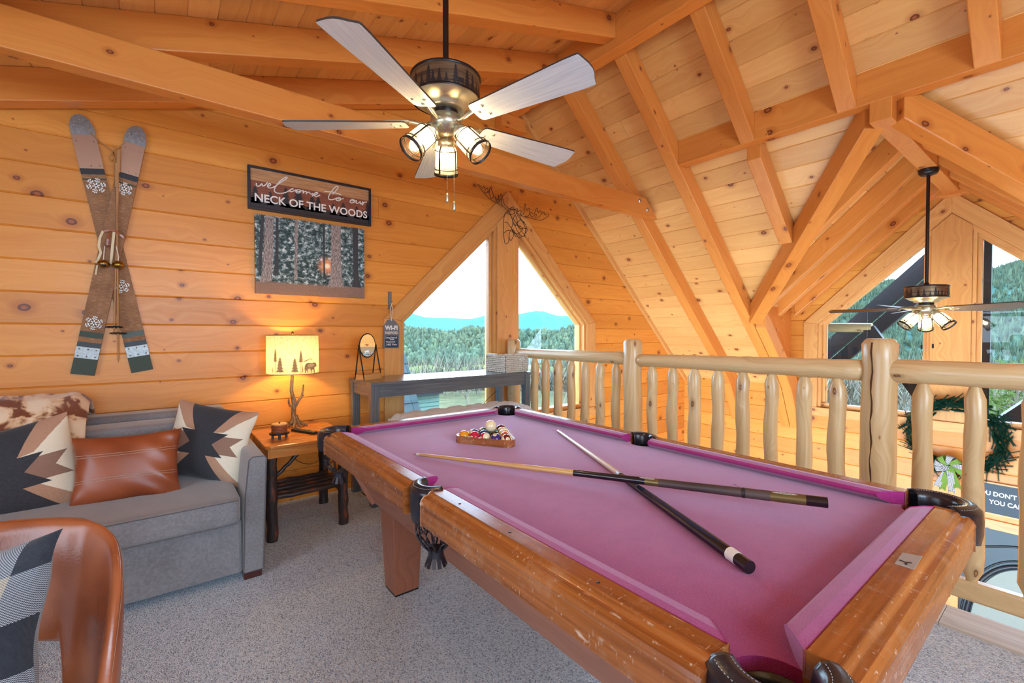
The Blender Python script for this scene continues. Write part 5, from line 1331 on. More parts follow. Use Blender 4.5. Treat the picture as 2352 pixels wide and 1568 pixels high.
# long printed sign
sx0, sx1, sz0_, sz1_ = .515, 1.425, 2.205, 2.521; sg_ = thing('wood_sign', 'framed wooden sign reading welcome to our neck of the woods', 'sign', ((sx0 + sx1) / 2, YW - .02, (sz0_ + sz1_) / 2))
m = MB(); m.box((sx0 + .01, YW - .018, sz0_ + .01), (sx1 - .01, YW - .001, sz1_ - .01)); pn = m.build('sign_panel', M['sign'], sg_)
fw = .017
for q in (((sx0, sz0_), (sx1, sz0_ + fw)), ((sx0, sz1_ - fw), (sx1, sz1_)), ((sx0, sz0_ + fw), (sx0 + fw, sz1_ - fw)), ((sx1 - fw, sz0_ + fw), (sx1, sz1_ - fw))):
    m = MB(); m.box((q[0][0], YW - .032, q[0][1]), (q[1][0], YW - .001, q[1][1])); m.build('frame', M['frame'], sg_, bevel=.002)
YS = YW - .0195; cs = (7.587, 560, 370)
def ons(x, y, Yv=YS): return at(cs[1] + x / cs[0], cs[2] + y / cs[0], 1, Yv)
# printed trees along the foot, in sign coordinates
Zs0, Zs1, Xs0, Xs1 = sz0_ + fw, sz1_ - fw, sx0 + fw, sx1 - fw
pol = [[(Xs0, -Zs0), (Xs0, -(Zs0 + .072)), (Xs0 + .2, -(Zs0 + .060)), (Xs0 + .5, -(Zs0 + .066)), (Xs0 + .7, -(Zs0 + .052)), (Xs1, -(Zs0 + .066)), (Xs1, -Zs0)]]
for tx, th_2, tw in ((.012, .155, .09), (.13, .135, .06), (.235, .185, .085), (.325, .195, .12), (.425, .150, .10), (.47, .155, .09), (.585, .125, .07), (.665, .145, .085), (.775, .135, .06), (.83, .11, .05), (.865, .185, .07)): pol.append(ptree(Xs0 + tx if tx > .02 else Xs0 + .03, -(Zs0 + .03), th_2 - .03, tw, 6, .0))
shape_on(pol, lambda x, y: Vector((x, YS + .0008, -y)), 'printed_trees', M['signdark'], pn)
strokes = [
 [(222, 385), (218, 415), (240, 435), (275, 428), (305, 400), (318, 392), (322, 420), (345, 432), (380, 410), (400, 385), (412, 370)],
 [(420, 440), (455, 425), (468, 402), (450, 388), (425, 405), (415, 440), (440, 466), (490, 462), (540, 440), (600, 400), (680, 345), (735, 310), (758, 285), (745, 276), (700, 295), (640, 340), (580, 410), (540, 470), (535, 520), (570, 552), (640, 560), (710, 550), (770, 525), (820, 490), (850, 480), (868, 490), (850, 484), (812, 500), (805, 525), (830, 532), (880, 515), (910, 500)],
 [(920, 498), (908, 525), (925, 550), (965, 552), (990, 525), (975, 502), (940, 498), (922, 515), (940, 528), (1000, 520), (1030, 510)],
 [(1030, 510), (1040, 525), (1030, 560), (1055, 530), (1085, 525), (1090, 545), (1085, 570), (1110, 545), (1140, 540), (1155, 560), (1180, 575), (1200, 560), (1205, 590), (1190, 612)],
 [(1215, 590), (1260, 575), (1290, 560), (1275, 545), (1240, 555), (1222, 590), (1250, 612), (1290, 608), (1330, 588)],
 [(1400, 522), (1460, 530), (1540, 538), (1620, 560), (1698, 582)], [(1640, 438), (1600, 445), (1550, 500), (1500, 570), (1475, 630), (1490, 665), (1540, 670), (1590, 655), (1620, 640)], [(1640, 438), (1645, 460), (1600, 520), (1545, 575)],
 [(1640, 635), (1615, 650), (1612, 675), (1640, 690), (1675, 680), (1690, 655), (1670, 635), (1640, 635), (1640, 655), (1690, 660), (1740, 650)],
 [(1880, 668), (1855, 690), (1855, 718), (1885, 728), (1925, 712), (1930, 685), (1905, 668), (1880, 672), (1890, 690), (1940, 690), (1965, 690), (1955, 720), (1975, 735), (2010, 720), (2030, 705), (2030, 735), (2045, 745), (2065, 722), (2075, 705), (2080, 745), (2065, 765), (2085, 730), (2110, 712), (2142, 715)]]
m = MB()
def smooth(P, k=4):
    out_ = []
    for i in range(len(P) - 1):
        p0 = P[max(i - 1, 0)]; p1 = P[i]; p2 = P[i + 1]; p3 = P[min(i + 2, len(P) - 1)]
        for j in range(k):
            t = j / k; out_.append(.5 * ((2 * p1) + (-p0 + p2) * t + (2 * p0 - 5 * p1 + 4 * p2 - p3) * t * t + (-p0 + 3 * p1 - 3 * p2 + p3) * t ** 3))
    return out_ + [P[-1]]
for st in strokes: m.ring(smooth([ons(x, y, YS - .0004) for x, y in st]), .0042, 6)
m.build('script_lettering', M['white'], pn)
x0t = ons(190, 690).x; x1t = ons(2150, 1000).x
lt = text_mesh('NECK OF THE WOODS', .083, M['white'], frame(((x0t + x1t) / 2, YS + .0002, ons(190, 620).z), (1, 0, 0), (0, 0, 1)), 'block_lettering', pn, .0006, .0016)
bbw = max(v.co.x for v in lt.data.vertices) - min(v.co.x for v in lt.data.vertices); bbh = max(v.co.z for v in lt.data.vertices) - min(v.co.z for v in lt.data.vertices)
mz = sum((max(v.co.z for v in lt.data.vertices), min(v.co.z for v in lt.data.vertices))) / 2
fx, fz = (x1t - x0t) / bbw, .060 / bbh; cx_ = (x0t + x1t) / 2 - wloc(pn).x
mx_ = (max(v.co.x for v in lt.data.vertices) + min(v.co.x for v in lt.data.vertices)) / 2
zc_t = (ons(190, 545).z + ons(190, 690).z) / 2 - wloc(pn).z
for v in lt.data.vertices: v.co.x = (v.co.x - mx_) * fx + cx_; v.co.z = (v.co.z - mz) * fz + zc_t - .001
# forest print
cvx0, cvx1, cvz0, cvz1 = .557, 1.366, 1.592, 2.172
cv = thing('canvas_print', 'frameless forest photo print with low sun between tree trunks', 'picture', (.96, YW - .02, 1.88))
m = MB(); m.box((cvx0, YW - .026, cvz0), (cvx1, YW - .001, cvz1)); cp2 = m.build('canvas', M['canvas'], cv)
cq = (4.612, 550, 360)
def onc(x, y): p = at(cq[1] + x / cq[0], cq[2] + y / cq[0], 1, YW - .0265); return Vector((min(max(p.x, cvx0), cvx1), p.y, min(max(p.z, cvz0), cvz1)))
for pts, mt in (([(272, 622), (362, 635), (358, 900), (350, 1180), (340, 1318), (215, 1326), (245, 1180), (262, 900)], 'trunkprint'), ([(968, 715), (1072, 728), (1075, 1000), (1085, 1280), (1105, 1380), (930, 1382), (965, 1280), (972, 1000)], 'trunkprint'),
                ([(1195, 745), (1255, 752), (1255, 1100), (1265, 1300), (1290, 1385), (1190, 1378), (1208, 1300), (1205, 1100)], 'trunkdark'), ([(585, 665), (618, 670), (612, 1300), (575, 1310), (588, 1000)], 'trunkprint'), ([(880, 700), (905, 705), (905, 1200), (918, 1298), (888, 1298), (890, 1150)], 'trunkdark'),
                ([(385, 640), (415, 642), (412, 1250), (355, 1255), (378, 1100)], 'trunkdark'), ([(228, 615), (262, 618), (235, 1180), (200, 1280), (205, 1000)], 'trunkdark')):
    m = MB(); P = [onc(*q) for q in pts]; m.prism(P, (0, .0004, 0), g=(0, 0, 1)); m.build('printed_trunk', M[mt], cp2)
# wifi tag on a hook
tg = thing('hanging_tag', 'grey wooden tag with wifi password hanging beside the window', 'sign', (1.585, YW - .05, 1.3))
Yt = YW - .03
tq = [(660, 600), (665, 575), (720, 490), (755, 480), (800, 482), (840, 505), (890, 575), (895, 600), (892, 910), (655, 910)]
P = [at(780 + x / 6.533, 660 + y / 6.533, 1, Yt) for x, y in tq]
m = MB(); m.prism(P, (0, .008, 0), g=(0, 0, 1)); tb_ = m.build('tag_board', M['slate'], tg)
m = MB(); P = [at(780 + x / 6.533, 660 + y / 6.533, 1, Yt - .001) for x, y in ((687, 722), (876, 722), (876, 898), (687, 900))]; m.prism(P, (0, .001, 0)); m.build('chalk_panel', M['chalk'], tb_)
def ttxt(s_, x, y, size, bold=0.0, wpx=None, parent=tb_, mat='white'):
    p = at(780 + x / 6.533, 660 + y / 6.533, 1, Yt - .0015); o = text_mesh(s_, size, M[mat], frame(p, (1, 0, 0), (0, 0, 1)), 'lettering', parent, .0005, bold)
    if wpx:
        xs_ = [v.co.x for v in o.data.vertices]; w0 = max(xs_) - min(xs_); c_ = (max(xs_) + min(xs_)) / 2; wt = at(780 + (x + wpx / 2) / 6.533, 800, 1, Yt).x - at(780 + (x - wpx / 2) / 6.533, 800, 1, Yt).x
        for v in o.data.vertices: v.co.x = (v.co.x - c_) * wt / w0 + c_
ttxt('WI-FI', 780, 608, .052, .0022, 190); ttxt('PASSWORD', 780, 682, .032, .0010, 192, mat='offwhite')
ttxt('Dana Point of', 776, 752, .022, .0003, 170); ttxt('View', 785, 778, .020, .0003, 70); ttxt('Password:', 768, 815, .021, .0003, 135); ttxt('2405 View', 780, 856, .024, .0003, 160)
m = MB(); m.prism([at(780 + x / 6.533, 660 + y / 6.533, 1, YW - .012) for x, y in ((735, 60), (780, 60), (782, 325), (735, 325))], (0, .011, 0), g=(0, 0, 1)); m.build('hook_board', M['slate'], tg)
m = MB(); m.ring([at(780 + x / 6.533, 660 + y / 6.533, 1, YW - .04) for x, y in ((775, 500), (765, 400), (762, 300), (790, 240), (800, 215), (770, 240), (790, 300), (785, 400), (780, 500))], .003, 6); m.build('twine', M['offwhite'], tg)
# wire moose head
mo = thing('wire_moose_head', 'black bent-wire moose head sculpture above the loft window', 'sculpture', (2.9, YW - .12, 2.5))
ms = (9.225, 1090, 410)
def mw(pts, Yv, r=.0022): 
    n_ = len(pts)
    P = [at(ms[1] + q[0] / ms[0], ms[2] + q[1] / ms[0], 1, (q[2] if len(q) > 2 else Yv)) for q in pts]; return smooth(P, 4), r
def wires(L, nm_):
    m = MB()
    for pts, Yv in L: P, r = mw(pts, Yv); m.ring(P, .0031, 6)
    return m.build(nm_, M['blackwood'], mo)
ya, yh = YW - .06, YW - .16
wires([([(720, 680), (600, 590), (500, 525), (380, 470), (280, 390), (180, 280), (75, 145), (80, 130), (110, 145), (170, 210), (185, 165), (205, 175), (225, 240), (255, 200), (275, 205), (285, 260), (250, 310), (215, 280)], ya),
       ([(285, 260), (310, 290), (325, 205), (350, 215), (400, 350), (385, 410), (360, 425), (325, 360), (300, 290)], ya), ([(400, 360), (440, 390), (470, 430), (490, 450), (515, 380), (510, 350), (500, 440), (530, 450), (550, 330), (575, 350), (600, 430), (630, 540), (680, 600), (760, 650)], ya), ([(430, 400), (470, 480), (510, 500), (560, 440), (580, 440), (570, 520), (600, 570)], ya)], 'antler')
wires([([(1040, 800), (1110, 800), (1150, 780), (1170, 700), (1160, 630), (1140, 625), (1120, 670), (1090, 640), (1080, 540), (1060, 560), (1050, 650), (1040, 740), (980, 770)], ya),
       ([(1170, 730), (1200, 710), (1235, 750), (1270, 740), (1310, 630), (1330, 640), (1350, 720), (1390, 680), (1410, 700), (1410, 760), (1450, 720), (1475, 710), (1490, 770), (1550, 750), (1578, 765), (1540, 810), (1450, 865), (1380, 880), (1280, 860), (1180, 830), (1060, 825)], ya), ([(1180, 740), (1200, 800), (1240, 810), (1290, 760), (1320, 780), (1290, 820), (1320, 835), (1370, 810), (1400, 780), (1380, 800)], ya)], 'antler')
yh2 = YW - .26
wires([([(720, 660, ya), (640, 760, yh), (615, 950, yh), (620, 1200, yh2), (640, 1350, yh2), (665, 1385, yh2), (720, 1340, yh2), (735, 1180, yh2), (780, 1060, yh), (810, 920, yh), (760, 760, yh), (725, 680, ya)], yh),
       ([(730, 650, ya), (820, 600, ya), (840, 660, yh), (910, 635, ya), (915, 700, yh), (970, 665, ya), (990, 710, ya), (960, 760, ya), (1030, 800, ya)], ya), ([(760, 650, ya), (870, 660, yh), (900, 760, yh), (980, 870, yh), (1070, 960, yh), (1110, 1060, yh2), (1100, 1130, yh2), (1060, 1170, yh2), (1070, 1215, yh2), (1010, 1225, yh2), (930, 1255, yh2), (890, 1180, yh2), (820, 1140, yh2), (790, 1080, yh)], yh),
       ([(640, 930, yh), (690, 930, yh), (770, 1040, yh), (840, 1140, yh2), (900, 1200, yh2), (880, 1230, yh2), (830, 1160, yh2)], yh), ([(630, 1150, yh2), (700, 1095, yh2), (780, 1110, yh2), (830, 1180, yh2), (800, 1270, yh2), (760, 1315, yh2), (740, 1250, yh2)], yh2), ([(800, 880, yh), (860, 1000, yh), (900, 1100, yh2), (980, 1200, yh2), (1050, 1215, yh2), (1080, 1100, yh2), (1060, 1000, yh), (1000, 880, yh), (940, 770, yh), (880, 700, yh)], yh),
       ([(850, 780, yh), (810, 900, yh), (850, 990, yh), (940, 900, yh), (990, 880, yh), (1060, 930, yh)], yh), ([(840, 730, yh), (900, 860, yh), (910, 980, yh), (980, 1060, yh2), (1040, 1050, yh2), (1100, 1060, yh2)], yh), ([(860, 990, yh), (960, 1010, yh), (1020, 1060, yh2), (960, 1140, yh2), (880, 1170, yh2), (810, 1060, yh)], yh), ([(740, 690, ya), (800, 650, ya), (850, 730, yh), (760, 760, yh), (700, 740, yh), (740, 690, ya)], yh)], 'wire_head')
# ============================================================ LEATHER CHAIR (foreground left) with plaid cushion
ch = thing('barrel_chair', 'cognac leather barrel chair at the lower left corner', 'chair', (-.42, 1.28, 0))
ccx, ccy, cR_ = -.445, 1.25, .352
def chair_top(f_): return .60 + .235 * (max(0, cos(min(abs(f_), pi))) ** .8 if abs(f_) < pi / 2 else 0) 
m = MB()
def shell(a, b_):
    f_ = (a * 2 - 1) * radians(69.5); t = b_
    zt = .14 + .705 * max(0, 1 - (abs(f_) / radians(70)) ** 3.4) ** .30; zb0 = .558
    k = min(1, max(0, (abs(f_) - radians(15)) / radians(10))); k = k * k * (3 - 2 * k)
    zb1 = min(zb0 * (1 - k) + .10 * k, zt - .03)
    # closed cross-section: outer up, over, inner down
    th = .052 - .012 * k; ph = 2 * pi * t; cz, cr = (zt + zb1) / 2, (zt - zb1) / 2
    sg = lambda v, e: math.copysign(abs(v) ** e, v)
    dz = sg(sin(ph), .55) * cr; drr = sg(cos(ph), .7) * th / 2
    flare = .026 * max(0, (cz + dz) - .45) / .35
    ang = atan2(.87, -.0) + 0; A0 = radians(62) - f_
    R0 = cR_ + drr + flare
    ex = 1.0 + .06 * cos(2 * f_)
    return (ccx + cos(A0) * R0 * ex, ccy + sin(A0) * R0, cz + dz)
m.grid(shell, 90, 44)
b0 = len(m.f)
m.cur = 0; s1 = [Vector(shell(0, i / 44)) for i in range(44)]; m.poly(s1, (0, 0, 1), sm=False); s1 = [Vector(shell(1, i / 44)) for i in range(44)]; m.poly(s1[::-1], (0, 0, 1))
for i in range(len(m.f)): m.f[i] = m.f[i][::-1]; m.uv[i] = m.uv[i][::-1] if m.uv[i] else None
bk_ = m.build('backrest', M['tan'], ch)
m = MB(); P = [Vector(shell(i / 90, .02)) for i in range(1, 90)]
P2 = []
for i in range(1, 120):
    a = i / 120; f_ = (a * 2 - 1) * radians(69.5); p = Vector(shell(a, .20)); d = Vector((p.x - ccx, p.y - ccy, 0)).normalized(); P2.append(p + d * .0015)
m.ring(P2, .0008, 5); m.build('top_stitching', flat('brown_seam_thread', lin(150, 112, 92), .6), bk_)
m = MB(); m.lathe([(0, .33), (.22, .33), (.30, .345), (.322, .37), (.325, .41), (.305, .44), (.24, .455), (0, .462)], (ccx, ccy, 0), (0, 0, 1), 48); m.build('seat', M['tan'], ch)
m = MB(); m.lathe([(0, 0), (.26, 0), (.265, .012), (.06, .03), (.03, .05), (.03, .33)], (ccx, ccy, 0), (0, 0, 1), 40); m.build('pedestal', M['black'], ch)
def plaid(a, b_):
    i = int(a * 5.2 + .35) % 2; j = int(b_ * 5.2 + .45) % 2
    return 1 if (i and j) else (0 if (i or j) else 2)
pillow('throw_pillow', 'grey plaid pillow resting in the leather chair', (-.362, 1.265, .68), (.90, -.43, .08), (-.08, .26, 1), .46, .46, .15, [M['pl_mid'], M['pl_dark'], M['pl_light']], plaid, n=80, seed=12, pinch=.16)

# ============================================================ CEILING FANS
def fan(name, label, cx, cy_, z0, ztop, rot, lamp_az, dark, canopy, chains):
    rt = thing(name, label, 'ceiling fan', (cx, cy_, ztop)); C0 = Vector((cx, cy_, z0))
    m = MB(); m.lathe([(.0125, .19), (.0125, ztop - z0)], C0, (0, 0, 1), 16); m.lathe([(.022, .19), (.020, .215), (.013, .225)], C0, (0, 0, 1), 16); m.build('downrod', M['bronze'], rt)
    if canopy:
        m = MB(); m.lathe([(.03, ztop - z0 - .055), (.055, ztop - z0 - .045), (.066, ztop - z0 - .03), (.07, ztop - z0)], C0, (0, 0, 1), 32); m.build('canopy', M['bronze'], rt)
    m = MB(); m.lathe([(.1445, .10), (.1445, .186)], C0, (0, 0, 1), 64, cap=False); bd = m.build('motor_band', M['band'], rt)
    m = MB(); m.lathe([(.02, .205), (.10, .200), (.146, .194), (.150, .189), (.146, .183)], C0, (0, 0, 1), 64); m.lathe([(.1455, .094), (.148, .099), (.1455, .104)], C0, (0, 0, 1), 64, cap=False); m.build('motor_rim', M['bronze'], rt)
    # etched forest silhouettes bent round the band
    def bend(x, y): a = radians(180) + x / .1455 + radians(40); return C0 + Vector((cos(a) * .1457, sin(a) * .1457, -y))
    pl = []; rf = random.Random(4); x = 0
    while x < .90:
        h = rf.uniform(.035, .078); pl.append(ptree(x, -.104, h, h * .42, 5, .08)); x += rf.uniform(.022, .06)
        pl.append([(x - .012, -.103), (x - .010, -.109), (x, -.1115), (x + .012, -.108), (x + .02, -.103)])
    for bxx in (.10, .40, .70):
        s_ = .00019; pl.append([(bxx + (px - 668) * s_, -.104 + (py_ - 654) * s_) for px, py_ in bear])
    shape_on(pl, bend, 'etched_forest', M['etch'], bd)
    m = MB(); m.lathe([(.143, .099), (.139, .094), (.105, .074), (.084, .066), (.083, .058), (.074, .054), (.05, .052)], C0, (0, 0, 1), 56, cap=False); bw = m.build('motor_bowl', M['pewter'] if not dark else M['pewter'], rt)
    for i in range(14):
        a = 2 * pi * i / 14; d = Vector((cos(a), sin(a), 0)); m = MB(); m.obox(C0 + d * .0805 + Vector((0, 0, .062)), Vector((-d.y, d.x, 0)) * .010, Vector((0, 0, .0026)), d * .002); m.build('vent_slot', M['black'], bw)
    m = MB(); m.lathe([(.05, .054), (.052, .045), (.046, .030)], C0, (0, 0, 1), 32); m.build('hub', M['bronze'], rt)
    m = MB(); m.lathe([(.046, .036), (.064, .030), (.066, -.004), (.062, -.016), (.054, -.024), (.036, -.042), (.016, -.048), (0, -.050)], C0, (0, 0, 1), 40); lk = m.build('light_fitter', M['pewter'], rt)
    for k in range(5):
        a = radians(rot + 72 * k); d = Vector((cos(a), sin(a), 0)); s_ = Vector((-sin(a), cos(a), 0)); pit = radians(-12); sd = s_ * cos(pit) + Vector((0, 0, 1)) * sin(pit); n_ = d.cross(sd)
        m = MB()
        m.ring([C0 + d * .05 + Vector((0, 0, .012)), C0 + d * .085 + Vector((0, 0, -.004)), C0 + d * .12 + Vector((0, 0, .004)), C0 + d * .165 + Vector((0, 0, .014))], [.010, .009, .009, .008], 10)
        m.obox(C0 + d * .205 + n_ * .009 , d * .05, sd * .022, n_ * .003); ir = m.build('blade_iron', M['pewter'], rt)
        # blade outline
        pr, pl_ = .165, .69; L = []
        def wd(r): t = (r - pr) / (pl_ - pr); return .050 + .026 * min(1, t * 1.15)
        rs__ = [pr + .012, pr + .06, .30, .42, .54, .62]
        up_ = [(pr, .030), (pr + .004, .042)] + [(r, wd(r)) for r in rs__] + [(pl_ - .030, .0758), (pl_ - .022, .072)]
        tipc = [(pl_ - .014, .045), (pl_ - .003, .020), (pl_, 0), (pl_ - .002, -.025), (pl_ - .008, -.050)]
        lo = [(pl_ - .014, -.072), (pl_ - .018, -.0758)] + [(r, -wd(r)) for r in rs__[::-1]] + [(pr + .004, -.042), (pr, -.030)]
        out_ = up_ + tipc + lo
        m = MB(); P = [C0 + d * r + sd * w for r, w in out_]; th = .0035
        g_ = d; nP = len(P); off = (random.random() * 5, random.random() * 5)
        m.poly([p - n_ * th for p in P], g_, (.5, .5, .5), 0, off); m.poly([p + n_ * th for p in P][::-1], g_, (.5, .5, .5), 0, off)
        for i in range(nP): j = (i + 1) % nP; m.poly([P[j] - n_ * th, P[i] - n_ * th, P[i] + n_ * th, P[j] + n_ * th][::1], g_, (0, 0, 0), 1)
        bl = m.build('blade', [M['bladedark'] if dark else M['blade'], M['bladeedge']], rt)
        sc = MB()
        for r, w in ((.190, 0), (.225, -.026), (.225, .026)): sc.lathe([(0, .005), (.005, .0045), (.0072, .001), (.0072, 0)], C0 + d * r + sd * w - n_ * th, -n_, 12)
        sc.build('screws', M['pewter'], bl)
    for k in range(3):
        a = radians(lamp_az + 120 * k); el = radians(46 if k else 60); h_ = Vector((cos(a), sin(a), 0)); ax = h_ * cos(el) - Vector((0, 0, 1)) * sin(el)
        p0 = C0 + h_ * .045 + Vector((0, 0, -.022))
        m = MB(); m.lathe([(.014, -.012), (.016, .008), (.026, .016), (.034, .028), (.036, .048), (.030, .050)], p0, ax, 28, cap=False); lh = m.build('lamp_holder', M['pewter'], rt)
        m = MB(); m.lathe([(.030, .046), (.042, .056), (.046, .070), (.050, .165)], p0, ax, 32, cap=False); m.build('glass_shade', M['shadeglass'], lh)
        m = MB(); u = Vector((0, 0, 1)).cross(ax).normalized(); w = ax.cross(u)
        for dd, r in ((.068, .0485), (.145, .0515)): m.ring([p0 + ax * dd + (u * cos(q) + w * sin(q)) * r for q in [2 * pi * i / 32 for i in range(32)]], .0022, 6, closed=True)
        m.lathe([(.0525, .160), (.0545, .160), (.0545, .174), (.0525, .174), (.0525, .160)], p0, ax, 36, cap=False)
        for i in range(4): q = 2 * pi * i / 4 + .6; e = u * cos(q) + w * sin(q); m.bar(p0 + ax * .045 + e * .037, p0 + ax * .066 + e * .0485, .007, .003, up=e); m.bar(p0 + ax * .066 + e * .0485, p0 + ax * .165 + e * .053, .007, .003, up=e)
        m.build('wire_cage', M['bronze'], lh)
        m = MB(); m.ball(p0 + ax * .095, .021, 16, 12); m.lathe([(.010, .048), (.013, .078)], p0, ax, 12); m.build('light_bulb', M['bulb'], lh)
    for (ox, oy, zl) in chains:
        p = C0 + Vector((ox, oy, -.036)); m = MB(); L = p.z - zl; n_ = int(L / .0055)
        m.lathe([(.0006, 0), (.0006, -L)], p, (0, 0, 1), 5)
        for i in range(n_): m.ball(p + Vector((0, 0, -i * .0055)), .0019, 6, 4)
        c_ = m.build('pull_chain', M['chain'], rt)
        m = MB(); m.lathe([(.002, 0), (.006, -.006), (.0068, -.012), (.0068, -.034), (.005, -.040), (0, -.041)], (p.x, p.y, zl), (0, 0, 1), 14); m.build('chain_fob', M['pewter'] if not dark else M['bronze'], c_)
    return rt
fan('ceiling_fan', 'large ceiling fan with five grey blades and three lit caged lamps over the loft', .973, 1.706, 2.19, 3.02, -2.9, 60.0, False, False, ((-.012, -.03, 1.888), (.018, -.036, 1.858)))
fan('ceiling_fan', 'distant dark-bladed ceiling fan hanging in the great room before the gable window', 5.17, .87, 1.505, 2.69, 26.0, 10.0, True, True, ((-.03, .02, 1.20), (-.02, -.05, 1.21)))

# ============================================================ GREAT ROOM WALL: wreath, sign, door
wr = thing('wreath', 'green fir wreath on the great room wall seen through the railing', 'wreath', (XG - .05, .815, .27))
m = MB(); rw = random.Random(6); wc = Vector((XG - .06, .815, .27))
def sprig(p, d, L, m, nn_=15):
    s_ = d.cross(Vector((-1, 0, 0))); s_ = s_.normalized() if s_.length > .01 else Vector((0, 1, 0)); up = d.cross(s_)
    m.bar(p, p + d * L, .003, .003)
    rn = (rw.random(), 0, 0)
    for i in range(nn_):
        t = i / nn_; q = p + d * L * t
        for k in range(4):
            e = (s_ * cos(k * pi / 2 + .4) + up * sin(k * pi / 2 + .4)) * .024 + d * .020; e *= rw.uniform(.8, 1.15) * (1.1 - .3 * t); sd = d.cross(e).normalized() * .0026
            b = len(m.v); m.v += [q - sd, q + sd, q + e]; m.face((b, b + 1, b + 2), [(0, 0), (0, 1), (1, 1)], rn)
for i in range(380):
    a = rw.uniform(0, 2 * pi); r = rw.uniform(.26, .38); rad_ = Vector((0, cos(a), sin(a))); tg_ = Vector((0, -sin(a), cos(a)))
    d = (tg_ * rw.choice((1, 1, -1)) * .9 + rad_ * rw.uniform(-.5, .9) + Vector((-rw.uniform(0, .5), 0, 0))).normalized()
    sprig(wc + rad_ * r + Vector((-rw.uniform(0, .04), 0, 0)), d, rw.uniform(.08, .15), m)
m.build('greenery', M['wreath'], wr)
m = MB(); m.ring([wc + Vector((0, cos(a), sin(a))) * .32 for a in [2 * pi * i / 40 for i in range(40)]], .012, 8, closed=True); m.build('ring', M['wreath'], wr)
def gingham():
    t = NT('black_white_gingham'); s_ = t.sep(t.uv()); a = t.math('GREATER_THAN', t.math('FRACT', t.math('MULTIPLY', s_[0], 7)), .5); b = t.math('GREATER_THAN', t.math('FRACT', t.math('MULTIPLY', s_[1], 32)), .5)
    c = t.math('MULTIPLY', t.math('ADD', a, b), .5); return t.surf(t.ramp(c, [(0, lin(240, 240, 240)), (.5, lin(120, 120, 124)), (1, lin(20, 20, 24))]), .7)
M['ging'] = gingham(); M['bowgreen'] = fabric('olive_green_ribbon', lin(88, 120, 42), lin(120, 150, 66))
bc = Vector((XG - .13, .845, -.02)); bow = MB(); bow2 = MB()
def loop(mb, ang, L, w, curl):
    d = Vector((0, cos(ang), sin(ang))); s_ = Vector((0, -sin(ang), cos(ang))); X = Vector((-1, 0, 0))
    mb.grid(lambda a, b_: bc + d * L * sin(pi * b_) * .95 + X * (.035 * sin(2 * pi * b_) + .03 * sin(pi * b_)) + s_ * (a - .5) * w * (.35 + .65 * sin(pi * b_)) + s_ * curl * (b_ - .5), 6, 20, uvs=(1, 1))
for i, a in enumerate((15, 55, 100, 140, 175, 205, -20)): loop(bow if i % 2 else bow2, radians(a), .115, .055, .04)
def tail(mb, dx, L, w):
    mb.grid(lambda a, b_: bc + Vector((-.01 * sin(b_ * 6), dx * b_ + (a - .5) * w, -L * b_ - (.02 * abs(a - .5) * 2 if b_ > .99 else 0))), 6, 16, uvs=(1, 1))
tail(bow, .05, .24, .05); tail(bow2, .09, .22, .05); tail(bow2, -.02, .25, .05); tail(bow, -.06, .20, .055)
bow.build('green_bow', M['bowgreen'], wr); bow2.build('gingham_bow', M['ging'], wr)
fsn = thing('wall_sign', 'dark wall sign with white capitals above the great room door', 'sign', (XG - .02, .3, -.29))
m = MB(); m.box((XG - .022, -.30, -.432), (XG - .001, .66, -.142), g=(0, 1, 0)); fp = m.build('sign_panel', M['navy'], fsn)
m = MB()
for q in (((-.31, -.442), (.67, -.428)), ((-.31, -.146), (.67, -.132))): m.box((XG - .026, q[0][0], q[0][1]), (XG - .001, q[1][0], q[1][1]), g=(0, 1, 0))
m.build('frame', M['trim'], fsn)
def fartext(s_, yl, z, size):
    o = text_mesh(s_, size, M['white'], frame((XG - .0225, yl, z), (0, -1, 0), (0, 0, 1)), 'lettering', fp, .0006, .0012, 'LEFT', .84); return o
fartext("YOU DON'T C", .672, -.243, .058); fartext('YOU CAN', .578, -.322, .058)
dr_ = thing('door_1', None, None, (XG, .32, -2.7), kind='structure')
DYa, DYb = -.13, .78
m = MB(); m.box((XG + .01, DYa, -2.68), (XG + .05, DYb, DZ - .03), g=(0, 0, 1)); m.build('door_slab', M['door'], dr_)
for q in (((DYb, -2.7), (DYb + .09, DZ + .06)), ((DYa - .09, -2.7), (DYa, DZ + .06)), ((DYa, DZ - .03), (DYb, DZ + .06))):
    m = MB(); m.box((XG - .02, q[0][0], q[0][1]), (XG + .02, q[1][0], q[1][1])); m.build('door_casing', M['trim'], dr_, bevel=.003)
oc = (.32, -1.62); EL = lambda a, ra, rb, x=XG - .0: Vector((x, oc[0] + cos(a) * ra, oc[1] + sin(a) * rb))
m = MB(); m.grid(lambda u, v: EL(2 * pi * u, .40 * v, .73 * v, XG + .004 - .006 * sin(v * 30 + 3 * sin(u * 14))), 60, 24, closedu=True); m.build('sheer_curtain', M['curtain'], dr_)
for ra, rb, r in ((.41, .74, .020), (.45, .79, .008), (.385, .715, .006)):
    m = MB(); m.ring([EL(2 * pi * i / 64, ra, rb, XG + .004) for i in range(64)], r, 8, closed=True); m.build('oval_moulding', M['door'], dr_)
m = MB(); m.ring([Vector((XG + .006, DYb - .05 - t * .81, -.80 + .10 * (.5 - .5 * cos(2 * pi * t)))) for t in [i / 30 for i in range(31)]], .010, 8); m.build('arched_moulding', M['door'], dr_)

